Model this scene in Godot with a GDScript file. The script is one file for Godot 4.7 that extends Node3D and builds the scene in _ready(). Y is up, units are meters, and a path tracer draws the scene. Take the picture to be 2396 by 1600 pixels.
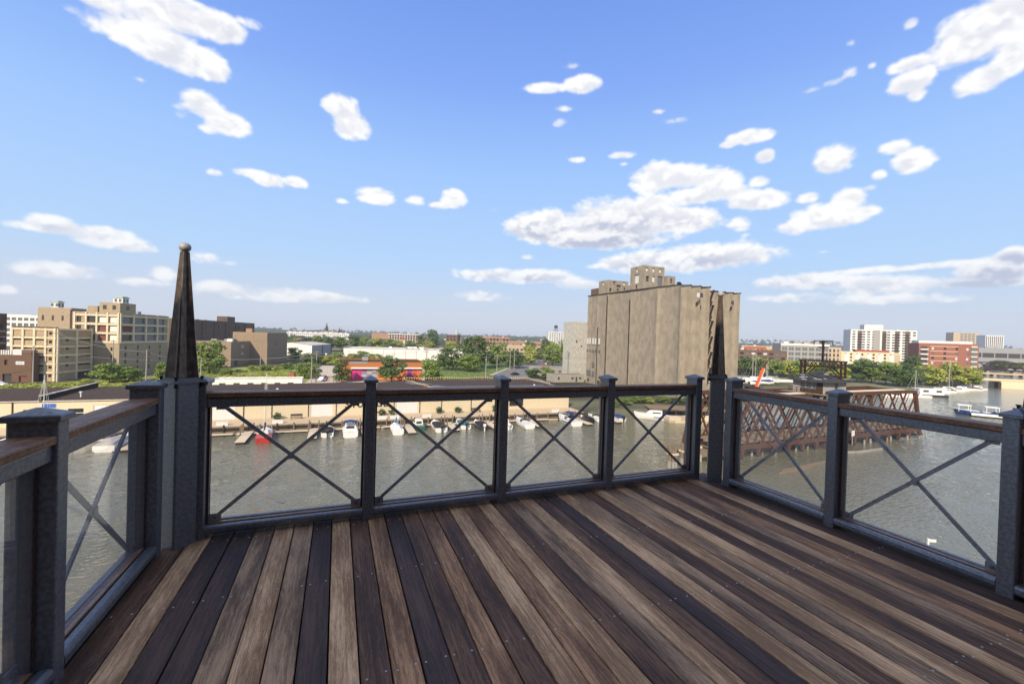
extends Node3D
# A timber roof deck above a river: steel railings, boats and a storage shed across the water, brick mills, a grain elevator and a swing bridge.

const WATER := -18.5
const LAND := -17.0
var mats := {}
var tex := {}
var taken := {}
var boxes := {}
var rng := RandomNumberGenerator.new()
var crowns := []

# ---------------------------------------------------------------- mesh collector
class Shape:
	var v := PackedVector3Array()
	var n := PackedVector3Array()
	var uv := PackedVector2Array()
	var c := PackedColorArray()
	var tint := Color(1, 1, 1)
	func tri3(a: Vector3, b: Vector3, d: Vector3, na: Vector3, nb: Vector3, nd: Vector3) -> void:
		v.append(a); v.append(b); v.append(d)
		n.append(na); n.append(nb); n.append(nd)
		for k in 3:
			uv.append(Vector2.ZERO); c.append(tint)
	func tri(a: Vector3, b: Vector3, d: Vector3, out := Vector3.ZERO) -> void:
		var m := (d - a).cross(b - a).normalized()
		if out != Vector3.ZERO and m.dot(out) < 0.0:
			m = -m
			tri3(a, d, b, m, m, m)
		else:
			tri3(a, b, d, m, m, m)
	func quad(a: Vector3, b: Vector3, d: Vector3, e: Vector3, out := Vector3.ZERO) -> void:
		tri(a, b, d, out)
		tri(a, d, e, out)
	func quad_uv(a: Vector3, b: Vector3, d: Vector3, e: Vector3, out: Vector3, uvs: Array) -> void:
		var at := uv.size()
		var flip := (d - a).cross(b - a).dot(out) < 0.0
		quad(a, b, d, e, out)
		var order := [0, 2, 1, 0, 3, 2] if flip else [0, 1, 2, 0, 2, 3]
		for k in 6:
			uv[at + k] = uvs[order[k]]
	func box(mid: Vector3, s: Vector3, b := Basis()) -> void:
		var h := s * 0.5
		var p := []
		for i in 8:
			p.append(mid + b * Vector3(h.x * (1 if i & 1 else -1), h.y * (1 if i & 2 else -1), h.z * (1 if i & 4 else -1)))
		quad(p[0], p[1], p[3], p[2], -b.z); quad(p[4], p[5], p[7], p[6], b.z)
		quad(p[0], p[2], p[6], p[4], -b.x); quad(p[1], p[3], p[7], p[5], b.x)
		quad(p[0], p[1], p[5], p[4], -b.y); quad(p[2], p[3], p[7], p[6], b.y)
	func soft_box(mid: Vector3, s: Vector3, r: float, b := Basis()) -> void:   # a box whose long edges along local x are rounded off
		var h := s * 0.5
		var ring := []
		for q in [[1, 1], [1, -1], [-1, -1], [-1, 1]]:
			for k in 3:
				var a: float = (k / 2.0) * PI / 2
				var o := Vector2(sin(a), cos(a)) if q[0] * q[1] > 0 else Vector2(cos(a), sin(a))
				ring.append(Vector3(0, q[1] * (h.y - r + r * o.y), q[0] * (h.z - r + r * o.x)))
		var m := ring.size()
		for k in m:
			var a: Vector3 = ring[k]
			var d: Vector3 = ring[(k + 1) % m]
			var x := Vector3(h.x, 0, 0)
			quad(mid + b * (a - x), mid + b * (d - x), mid + b * (d + x), mid + b * (a + x), b * ((a + d) * 0.5))
			tri(mid + b * x, mid + b * (a + x), mid + b * (d + x), b.x)
			tri(mid - b * x, mid + b * (a - x), mid + b * (d - x), -b.x)
	func bar(a: Vector3, d: Vector3, w: float, t: float, side := Vector3(0, 0, 1)) -> void:   # a straight member; t is measured along side
		var along := (d - a).normalized()
		var z := (side - along * side.dot(along)).normalized()
		if z.length() < 0.5:
			z = along.cross(Vector3(0, 1, 0.3)).normalized()
		box((a + d) * 0.5, Vector3((d - a).length(), w, t), Basis(along, z.cross(along), z))
	func tube(pts: Array, r0: float, r1: float, sides := 6) -> void:
		var rings := []
		for i in pts.size():
			var along: Vector3 = (pts[min(i + 1, pts.size() - 1)] - pts[max(i - 1, 0)]).normalized()
			var x := along.cross(Vector3(0.31, 0.2, 0.93)).normalized()
			var y := along.cross(x)
			var r := lerpf(r0, r1, float(i) / max(1, pts.size() - 1))
			var ring := []
			for k in sides:
				var a := TAU * k / sides
				ring.append(pts[i] + (x * cos(a) + y * sin(a)) * r)
			rings.append(ring)
		loft(rings, true)
	func loft(rings: Array, caps := false, closed := true) -> void:   # smooth sides through rings of equal size
		var m: int = rings[0].size()
		var mids := []
		for r in rings:
			var s := Vector3.ZERO
			for p in r:
				s += p
			mids.append(s / m)
		for i in rings.size() - 1:
			for k in (m if closed else m - 1):
				var a: Vector3 = rings[i][k]
				var b: Vector3 = rings[i][(k + 1) % m]
				var d: Vector3 = rings[i + 1][(k + 1) % m]
				var e: Vector3 = rings[i + 1][k]
				quad(a, b, d, e, (a + b + d + e) * 0.25 - (mids[i] + mids[i + 1]) * 0.5)
		if caps:
			for end in [0, rings.size() - 1]:
				var out: Vector3 = mids[end] - mids[1 if end == 0 else end - 1]
				for k in m:
					tri(mids[end], rings[end][k], rings[end][(k + 1) % m], out)
	func lathe(mid: Vector3, profile: Array, sides := 16, turn := 0.0) -> void:   # profile: Vector2(radius, height)
		var rings := []
		for p in profile:
			var ring := []
			for k in sides:
				var a: float = TAU * k / sides + turn
				ring.append(mid + Vector3(cos(a) * p.x, p.y, sin(a) * p.x))
			rings.append(ring)
		loft(rings, true)
	func extrude(poly: Array, y0: float, y1: float, cap := true) -> void:   # poly: Vector2(x, z), any order
		var area := 0.0
		for k in poly.size():
			area += poly[k].cross(poly[(k + 1) % poly.size()])
		for k in poly.size():
			var a: Vector2 = poly[k]
			var b: Vector2 = poly[(k + 1) % poly.size()]
			var out := Vector3(b.y - a.y, 0, -(b.x - a.x)) * signf(area)
			quad(Vector3(a.x, y0, a.y), Vector3(b.x, y0, b.y), Vector3(b.x, y1, b.y), Vector3(a.x, y1, a.y), out)
		if cap:
			var flat := PackedVector2Array(poly)
			var t := Geometry2D.triangulate_polygon(flat)
			for k in range(0, t.size(), 3):
				for y in [y0, y1]:
					tri(Vector3(flat[t[k]].x, y, flat[t[k]].y), Vector3(flat[t[k + 1]].x, y, flat[t[k + 1]].y), Vector3(flat[t[k + 2]].x, y, flat[t[k + 2]].y), Vector3(0, 1 if y == y1 else -1, 0))
	func wall(f: Transform3D, w: float, h: float, holes: Array, deep: float) -> void:   # a face in f's x-y plane, looking along f's z, with real openings [x, y, w, h]
		var xs := [0.0, w]
		var ys := [0.0, h]
		for r in holes:
			for q in [r[0], r[0] + r[2]]:
				if not xs.has(q): xs.append(q)
			for q in [r[1], r[1] + r[3]]:
				if not ys.has(q): ys.append(q)
		xs.sort(); ys.sort()
		for j in ys.size() - 1:
			var from := -1
			for i in xs.size():
				var solid := false
				if i < xs.size() - 1:
					solid = true
					var m := Vector2((xs[i] + xs[i + 1]) * 0.5, (ys[j] + ys[j + 1]) * 0.5)
					for r in holes:
						if m.x > r[0] and m.x < r[0] + r[2] and m.y > r[1] and m.y < r[1] + r[3]:
							solid = false
							break
				if solid and from < 0:
					from = i
				elif not solid and from >= 0:
					quad(f * Vector3(xs[from], ys[j], 0), f * Vector3(xs[i], ys[j], 0), f * Vector3(xs[i], ys[j + 1], 0), f * Vector3(xs[from], ys[j + 1], 0), f.basis.z)
					from = -1
		for r in holes:
			var a := Vector3(r[0], r[1], 0)
			var b := Vector3(r[0] + r[2], r[1], 0)
			var d := Vector3(r[0] + r[2], r[1] + r[3], 0)
			var e := Vector3(r[0], r[1] + r[3], 0)
			var z := Vector3(0, 0, -deep)
			quad(f * a, f * b, f * (b + z), f * (a + z), f.basis.y); quad(f * e, f * d, f * (d + z), f * (e + z), -f.basis.y)
			quad(f * a, f * e, f * (e + z), f * (a + z), f.basis.x); quad(f * b, f * d, f * (d + z), f * (b + z), -f.basis.x)
	func mesh(coloured := false) -> ArrayMesh:
		var a := []
		a.resize(Mesh.ARRAY_MAX)
		a[Mesh.ARRAY_VERTEX] = v
		a[Mesh.ARRAY_NORMAL] = n
		a[Mesh.ARRAY_TEX_UV] = uv
		if coloured:
			a[Mesh.ARRAY_COLOR] = c
		var m := ArrayMesh.new()
		m.add_surface_from_arrays(Mesh.PRIMITIVE_TRIANGLES, a)
		return m

# ---------------------------------------------------------------- naming and placing
func numbered(called: String) -> String:
	taken[called] = taken.get(called, -1) + 1
	return called if taken[called] == 0 else "%s_%03d" % [called, taken[called]]

func tag(o: Node, label: String, category: String, group := "") -> void:
	o.set_meta("label", label)
	o.set_meta("category", category)
	if group != "":
		o.set_meta("group", group)

func thing(called: String, label: String, category: String, at := Vector3.ZERO, turn := 0.0, group := "") -> Node3D:
	var o := Node3D.new()
	o.name = numbered(called)
	add_child(o)
	o.position = at
	o.rotation_degrees.y = turn
	tag(o, label, category, group)
	return o

func piece(parent: Node, called: String, m: Mesh, material: Material, at := Vector3.ZERO, b := Basis()) -> MeshInstance3D:
	var o := MeshInstance3D.new()
	o.name = called if parent != self else numbered(called)
	o.mesh = m
	o.material_override = material
	o.transform = Transform3D(b, at)
	parent.add_child(o, true)
	return o

func struct(called: String, m: Mesh, material: Material, at := Vector3.ZERO) -> MeshInstance3D:
	var o := piece(self, called, m, material, at)
	o.set_meta("kind", "structure")
	return o

func copy(o: Node3D, label: String, at: Vector3, turn: float, called := "") -> Node3D:
	var d: Node3D = o.duplicate()
	d.name = numbered(called if called != "" else String(o.name).rstrip("0123456789_"))
	add_child(d)
	d.position = at
	d.rotation_degrees.y = turn
	d.set_meta("label", label)
	return d

func block(s: Vector3) -> Mesh:
	var key := "%.3f %.3f %.3f" % [s.x, s.y, s.z]
	if not boxes.has(key):
		var sh := Shape.new()
		sh.box(Vector3.ZERO, s)
		boxes[key] = sh.mesh()
	return boxes[key]

func bar_mesh(a: Vector3, b: Vector3, w: float, t: float, side := Vector3(0, 0, 1)) -> Mesh:
	var s := Shape.new()
	s.bar(a, b, w, t, side)
	return s.mesh()

# ---------------------------------------------------------------- materials
func lin(r: float, g: float, b: float, a := 1.0) -> Color:
	var k := Color(r, g, b).linear_to_srgb()
	k.a = a
	return k

func grey_noise(key: String, freq: float, octaves: int, low: float, high: float, gain := 0.55, size := 256) -> ImageTexture:
	if tex.has(key):
		return tex[key]
	var f := FastNoiseLite.new()
	f.seed = key.hash() & 0xffff
	f.frequency = freq
	f.fractal_type = FastNoiseLite.FRACTAL_FBM
	f.fractal_octaves = octaves
	f.fractal_gain = gain
	var im: Image = f.get_seamless_image(size, size)
	im.convert(Image.FORMAT_L8)
	var d := im.get_data()
	var map := PackedByteArray()
	map.resize(256)
	for k in 256:
		map[k] = int(255.0 * (low + (high - low) * smoothstep(0.12, 0.88, k / 255.0)))
	for k in d.size():
		d[k] = map[d[k]]
	tex[key] = ImageTexture.create_from_image(Image.create_from_data(size, size, false, Image.FORMAT_L8, d))
	return tex[key]

func paint(key: String, colour: Color, rough := 0.8, metal := 0.0) -> StandardMaterial3D:
	if mats.has(key):
		return mats[key]
	var m := StandardMaterial3D.new()
	m.resource_name = key
	m.albedo_color = colour
	m.roughness = rough
	m.metallic = metal
	mats[key] = m
	return m

func worn(key: String, colour: Color, texture: String, metres: Vector3, rough := 0.85, metal := 0.0) -> StandardMaterial3D:
	var m := paint(key, colour, rough, metal)
	m.albedo_texture = tex[texture]
	if rough >= 0.84:
		m.metallic_specular = 0.25
	m.uv1_triplanar = true
	m.uv1_world_triplanar = true
	m.uv1_scale = Vector3(1.0 / metres.x, 1.0 / metres.y, 1.0 / metres.z)
	return m

func wood_texture(key: String, dark: Color, light: Color, patches: float, number: int) -> ImageTexture:   # grain along v: 0.28 m across, 7 m along
	var w := 192
	var h := 1024
	var f := FastNoiseLite.new()
	f.seed = number
	f.frequency = 1.0
	f.fractal_octaves = 3
	var d := PackedByteArray()
	d.resize(w * h * 3)
	var kr := RandomNumberGenerator.new()
	kr.seed = number
	var knots := []
	for k in 3:
		knots.append(Vector2(kr.randf_range(0.03, 0.25), kr.randf_range(0.3, 6.7)))
	for y in h:
		var vv := 7.0 * y / h
		for x in w:
			var u := 0.28 * x / w
			var warp := f.get_noise_2d(u * 9.0 + 40.0, vv * 1.6) * 0.03
			var core := 0.0
			for q in knots:
				var dk := sqrt(pow((u - q.x) / 0.018, 2.0) + pow((vv - q.y) / 0.1, 2.0))
				if dk < 3.0:
					warp += 0.022 * exp(-dk * dk * 0.6) * signf(u - q.x)
					core = maxf(core, 1.0 - dk * 1.6)
			var fine := f.get_noise_2d((u + warp * 0.3) * 260.0, vv * 9.0)
			var pores := f.get_noise_2d((u + warp * 0.2) * 420.0 + 5.0, vv * 34.0 + 3.0)
			var rings := sin((u + warp * 1.6) * 190.0 + f.get_noise_2d(u * 12.0, vv * 0.8 + 9.0) * 6.0)
			var worn_here := f.get_noise_2d(u * 6.0 + 70.0, vv * 0.9 + 30.0)
			var streak := f.get_noise_2d(u * 45.0 + 10.0, vv * 0.9)
			var k := smoothstep(-0.25, 1.2, 0.45 + fine * 0.5 + pores * 0.38 + rings * 0.12 + worn_here * patches * 1.25 + streak * 0.36 - core * 0.6)
			var q := dark.lerp(light, k)
			var at := (y * w + x) * 3
			d[at] = int(q.r * 255.0); d[at + 1] = int(q.g * 255.0); d[at + 2] = int(q.b * 255.0)
	tex[key] = ImageTexture.create_from_image(Image.create_from_data(w, h, false, Image.FORMAT_RGB8, d))
	return tex[key]

func make_materials() -> void:
	grey_noise("mottle", 0.035, 4, 0.8, 1.0)
	grey_noise("spangle", 0.06, 4, 0.82, 1.0)
	grey_noise("stain", 0.05, 5, 0.87, 1.0, 0.65)
	grey_noise("fine", 0.12, 3, 0.84, 1.0)
	grey_noise("rough", 0.06, 5, 0.58, 1.0, 0.7)
	grey_noise("speck", 0.2, 3, 0.42, 1.0, 0.7)
	grey_noise("broad", 0.012, 5, 0.5, 1.0, 0.6)
	worn("galvanised steel", lin(0.26, 0.275, 0.30), "spangle", Vector3(0.42, 0.42, 0.42), 0.45, 0.7)
	worn("dark cast metal", lin(0.19, 0.145, 0.11), "rough", Vector3(0.5, 1.2, 0.5), 0.4, 0.5)
	worn("white cast metal", lin(0.55, 0.55, 0.55), "rough", Vector3(0.12, 0.12, 0.12), 0.6, 0.2)
	worn("bolt", lin(0.05, 0.045, 0.045), "speck", Vector3(0.1, 0.1, 0.1), 0.6, 0.5)
	worn("rubber", lin(0.012, 0.012, 0.013), "fine", Vector3(0.3, 0.3, 0.3), 0.8)
	worn("under deck", lin(0.03, 0.024, 0.02), "rough", Vector3(0.6, 0.6, 0.6), 0.9)
	var g := paint("railing glass", Color(1, 1, 1, 0.04), 0.02)
	g.transparency = BaseMaterial3D.TRANSPARENCY_ALPHA
	var k := paint("screw head", lin(0.6, 0.6, 0.6), 0.35, 0.8)
	k.metallic_specular = 0.6

# ---------------------------------------------------------------- sky
func make_sky() -> Sky:
	var w := 3072
	var h := 1536
	var clouds := [[-16.6,29.4,5.28,1.68,1.00,0.30],[-19.1,26.6,3.27,1.54,1.00,0.30],[-16.1,26.2,3.92,1.79,1.00,0.30],[-13.7,26.1,1.89,1.49,1.00,0.30],[-21.5,28.2,3.33,1.11,0.80,0.30],[-12.5,29.6,2.15,1.23,1.00,0.30],[-22.9,26.3,2.31,0.97,0.50,0.30],[-9.8,30.8,1.45,0.53,0.60,0.30],[-19.2,23.1,0.65,0.22,0.50,0.30],[-14.0,22.5,1.88,1.28,1.00,0.30],[-11.9,21.3,1.99,1.23,1.00,0.30],[-13.6,20.4,0.95,0.45,0.70,0.30],[-15.9,21.6,0.90,0.97,0.40,0.30],[-0.3,25.6,1.97,1.29,1.00,0.30],[1.0,23.8,2.13,1.56,1.00,0.30],[-8.9,17.0,2.34,0.58,0.90,0.30],[-5.1,17.0,1.37,0.70,0.95,0.30],[-7.8,16.5,1.74,0.57,0.90,0.30],[-12.9,16.4,0.77,0.39,0.70,0.30],[3.8,16.8,2.47,1.12,1.00,0.20],[13.6,17.2,1.69,1.24,1.05,0.20],[11.9,16.4,1.40,0.47,0.90,0.30],[8.8,16.7,1.23,0.72,0.60,0.30],[0.2,15.7,0.99,0.35,0.50,0.30],[19.0,16.3,0.72,0.40,0.50,0.30],[-24.9,8.8,1.89,0.92,1.00,0.55],[-21.4,8.3,2.90,1.06,1.00,0.60],[-27.0,8.4,1.12,0.41,0.80,0.30],[-19.2,7.8,1.63,0.64,0.80,0.50],[-24.6,4.8,3.01,0.83,0.80,0.50],[-17.1,5.5,1.22,0.84,0.75,0.40],[-13.7,7.5,1.71,0.80,0.70,0.40],[-11.5,7.2,0.80,0.33,0.50,0.30],[-12.3,4.6,1.97,0.76,0.75,0.45],[-7.0,4.1,7.28,0.95,0.70,0.55],[-18.7,4.4,2.33,0.48,0.60,0.50],[-1.2,4.2,4.87,0.63,0.60,0.60],[-27.7,2.8,0.72,0.46,0.60,0.30],[30.0,30.1,2.43,0.96,0.90,0.30],[25.7,29.9,3.40,0.58,0.85,0.30],[28.4,32.0,1.23,0.40,0.60,0.30],[27.9,27.8,1.38,0.36,0.65,0.30],[27.2,26.3,1.08,0.54,0.45,0.30],[39.8,26.8,0.99,0.28,0.55,0.30],[41.8,25.7,1.38,0.40,0.60,0.30],[50.1,22.9,2.30,0.79,1.00,0.30],[47.7,22.5,0.96,0.41,0.80,0.30],[51.6,20.7,1.13,0.76,0.95,0.30],[29.7,22.3,1.07,0.34,0.80,0.30],[35.4,22.6,1.82,0.49,0.85,0.30],[35.7,21.6,0.53,0.26,0.60,0.30],[58.0,19.2,1.83,1.49,1.00,0.30],[64.3,17.9,1.53,1.30,1.00,0.30],[62.9,19.4,1.24,0.67,0.90,0.30],[61.8,17.1,0.59,0.48,0.80,0.30],[65.6,17.8,0.73,0.51,0.70,0.30],[39.5,19.6,3.11,1.97,1.00,0.20],[42.8,19.6,3.26,1.55,1.00,0.20],[46.8,18.8,2.56,1.52,1.00,0.20],[44.5,17.4,5.83,1.10,1.00,0.30],[50.8,16.2,3.10,1.21,0.95,0.30],[51.2,18.2,1.18,0.64,0.80,0.30],[35.0,15.2,7.35,2.54,1.15,0.80],[25.3,14.4,4.65,2.18,1.15,0.85],[43.0,14.7,5.15,1.63,1.10,0.50],[33.3,13.0,8.92,1.59,1.10,1.00],[49.2,13.9,1.35,1.10,0.90,0.40],[44.5,10.2,8.74,1.73,1.10,0.75],[38.1,9.7,5.17,1.31,1.00,0.85],[32.5,9.5,1.81,0.42,0.60,0.30],[23.9,10.6,1.25,0.36,0.50,0.60],[58.0,13.7,3.47,1.55,1.00,0.35],[59.3,15.3,1.48,1.11,0.95,0.20],[61.1,13.9,0.94,0.64,0.85,0.30],[55.8,15.9,1.07,0.60,0.75,0.30],[55.0,13.0,1.97,0.87,0.80,0.40],[63.9,24.5,1.55,1.11,1.00,0.30],[63.7,26.1,1.56,0.60,0.90,0.30],[64.9,25.0,0.67,0.75,0.90,0.30],[64.3,23.5,0.76,0.68,0.90,0.30],[69.4,27.5,3.42,1.66,1.10,0.30],[68.3,26.1,2.97,1.57,0.95,0.45],[68.5,23.2,1.62,1.18,1.00,0.30],[70.2,23.9,1.24,1.22,1.00,0.30],[70.8,25.1,1.21,1.85,1.00,0.30],[63.6,29.2,0.66,0.50,0.90,0.30],[59.1,26.7,0.79,0.50,0.55,0.30],[57.7,26.3,1.02,0.37,0.55,0.30],[55.7,26.1,0.97,0.29,0.45,0.30],[60.8,26.8,0.38,0.27,0.50,0.30],[59.2,29.2,0.59,0.34,0.35,0.30],[55.9,7.1,4.73,1.02,1.00,0.80],[62.4,6.4,4.53,1.06,0.90,0.75],[70.0,7.3,2.37,1.13,1.10,1.35],[70.9,8.3,1.21,0.90,1.10,1.20],[69.6,6.3,3.27,0.62,1.00,1.40],[61.8,8.0,4.05,0.38,0.75,0.40],[66.6,8.1,2.53,0.39,0.70,0.40],[63.3,5.0,7.07,0.60,0.65,0.60],[55.5,5.4,4.77,0.64,0.60,0.70],[22.4,8.1,8.05,1.04,1.00,0.80],[31.7,7.0,5.14,0.76,0.75,0.60],[17.8,5.3,3.41,0.77,0.70,0.50],[50.0,12.2,1.21,0.66,0.40,0.30],[57.3,10.2,0.62,0.22,0.50,0.30],[60.8,16.0,0.76,0.31,0.40,0.30]]
	var r := RandomNumberGenerator.new()
	r.seed = 77
	for k in 260:   # the same fair weather goes on all round
		var az := r.randf_range(78.0, 318.0)
		var el := 3.0 + 62.0 * pow(r.randf(), 1.5)
		var s := r.randf_range(1.2, 4.2) * (0.7 + el / 40.0)
		for j in r.randi_range(1, 4):
			clouds.append([az + r.randf_range(-1.3, 1.3) * s, el + r.randf_range(-0.3, 0.3) * s, s * r.randf_range(0.6, 1.3), s * r.randf_range(0.2, 0.45), r.randf_range(0.6, 1.1), r.randf_range(0.2, 0.8)])
	for k in 90:   # added clouds overhead, out of view, to whiten the skylight on the deck
		var az := r.randf_range(-60.0, 60.0)
		clouds.append([az, r.randf_range(43.0, 80.0), r.randf_range(4.0, 12.0), r.randf_range(1.6, 4.0), r.randf_range(0.6, 1.0), 0.3])
	var rows := h / 2
	var cover := PackedFloat32Array()
	var base := PackedFloat32Array()
	cover.resize(w * rows)
	base.resize(w * rows)
	var per := w / 360.0
	for q in clouds:
		var ry: float = q[3] * 1.5
		var rx: float = q[2] * 1.4
		var y0 := int(clampf((90.0 - q[1] - ry) * per, 0, rows - 1))
		var y1 := int(clampf((90.0 - q[1] + ry) * per, 0, rows - 1))
		var x0 := int(floor((q[0] - rx) * per))
		var x1 := int(ceil((q[0] + rx) * per))
		for y in range(y0, y1 + 1):
			var dy: float = (90.0 - y / per - q[1]) / q[3]
			for x in range(x0, x1 + 1):
				var dx: float = (x / per - q[0]) / q[2]
				var e := 1.0 - (dx * dx + dy * dy * (1.0 if dy > 0.0 else 1.5)) * 0.62
				if e <= 0.0:
					continue
				var at := y * w + posmod(x, w)
				e = e * q[4]
				var old := cover[at]
				cover[at] = maxf(old, e) + minf(old, e) * 0.25
				base[at] = maxf(base[at] * 0.85, e * q[5] * clampf(0.62 - dy * 0.75, 0.0, 1.2))
	var f := FastNoiseLite.new()
	f.seed = 5
	f.frequency = 1.0
	f.fractal_octaves = 6
	f.fractal_gain = 0.56
	var stops := [[0.0, Color(0.55, 0.59, 0.66)], [4.0, Color(0.52, 0.60, 0.72)], [9.0, Color(0.41, 0.585, 0.83)], [20.0, Color(0.31, 0.50, 0.85)], [30.0, Color(0.20, 0.355, 0.79)], [40.0, Color(0.145, 0.275, 0.70)], [60.0, Color(0.14, 0.26, 0.61)], [90.0, Color(0.14, 0.255, 0.58)]]  # unseen zenith stops kept paler to whiten the light on the deck
	var d := PackedFloat32Array()
	d.resize(w * h * 3)
	for y in h:
		var el := 90.0 - y / per
		var low := stops[0][1] as Color
		for k in stops.size() - 1:
			if el >= stops[k][0]:
				low = (stops[k][1] as Color).lerp(stops[k + 1][1], clampf((el - stops[k][0]) / (stops[k + 1][0] - stops[k][0]), 0, 1))
		if el < 0.0:
			low = Color(0.30, 0.32, 0.34)
		var ce := cos(deg_to_rad(el))
		var se := sin(deg_to_rad(el))
		var hazy := clampf(1.0 - el / 11.0, 0.0, 1.0)
		for x in w:
			var q := low
			if y < rows:
				var cv := cover[y * w + x]
				if cv > 0.02:
					var az := TAU * x / w
					var p := Vector3(sin(az) * ce, se * 1.7, -cos(az) * ce)
					p += Vector3(f.get_noise_3dv(p * 6.0 + Vector3(3, 9, 4)), f.get_noise_3dv(p * 6.0 + Vector3(11, 2, 8)) * 0.6, 0.0) * 0.035
					var nz := f.get_noise_3dv(p * 12.0)
					var n2 := f.get_noise_3dv(p * 40.0 + Vector3(7, 3, 1))
					var dense := cv * 1.4 - 0.2 + nz * 0.72 + n2 * 0.36
					var a := smoothstep(0.04, 0.78, dense)
					if a > 0.0:
						var up := f.get_noise_3dv((p + Vector3(-0.008, 0.02, 0.006)) * 12.0)
						var lit := clampf(0.5 + (nz - up) * 2.4 + n2 * 0.5, 0.0, 1.0)
						var thick := clampf(dense, 0.0, 1.3)
						var sh := clampf(base[y * w + x] * (1.15 - 0.5 * lit) + (0.30 - lit * 0.5) * thick * 0.7, 0.0, 1.0)
						var white := Color(0.885, 0.88, 0.87).lerp(Color(0.45, 0.48, 0.60), sh)
						white = white.lerp(low, hazy * 0.4)
						q = low.lerp(white, a * 0.96)
			var at := (y * w + x) * 3
			d[at] = q.r; d[at + 1] = q.g; d[at + 2] = q.b
	var im := Image.create_from_data(w, h, false, Image.FORMAT_RGBF, d.to_byte_array())
	var pm := PanoramaSkyMaterial.new()
	pm.panorama = ImageTexture.create_from_image(im)
	var sky := Sky.new()
	sky.sky_material = pm
	return sky

func set_the_light() -> void:
	var cam := Camera3D.new()
	cam.name = "camera"
	add_child(cam)
	cam.transform = Transform3D(Basis(Vector3(0.92691, 0.03105, 0.37400), Vector3(-0.02496, 0.99947, -0.02112), Vector3(-0.37445, 0.01024, 0.92719)).orthonormalized(), Vector3(0, 1.497, 0))
	cam.fov = 76.645
	cam.near = 0.05
	cam.far = 9000.0
	cam.current = true
	var e := Environment.new()
	e.background_mode = Environment.BG_SKY
	e.sky = make_sky()
	e.background_energy_multiplier = 0.74
	e.tonemap_mode = Environment.TONE_MAPPER_LINEAR
	e.tonemap_exposure = 1.6
	e.sdfgi_enabled = true
	e.ssao_enabled = true
	e.ssil_enabled = true
	e.fog_enabled = true
	e.fog_density = 0.00016
	e.fog_light_color = Color(0.86, 0.9, 0.96)
	var we := WorldEnvironment.new()
	we.name = "world_environment"
	we.environment = e
	add_child(we)
	var sun := DirectionalLight3D.new()
	sun.name = "sun"
	add_child(sun)
	sun.light_energy = 1.25
	sun.light_color = Color(1.0, 0.93, 0.82)
	sun.light_angular_distance = 0.5
	sun.shadow_enabled = true
	var towards_sun := Vector3(-0.65 * cos(deg_to_rad(34.0)), sin(deg_to_rad(34.0)), 0.76 * cos(deg_to_rad(34.0)))
	sun.look_at_from_position(towards_sun * 50.0, Vector3.ZERO)

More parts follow.
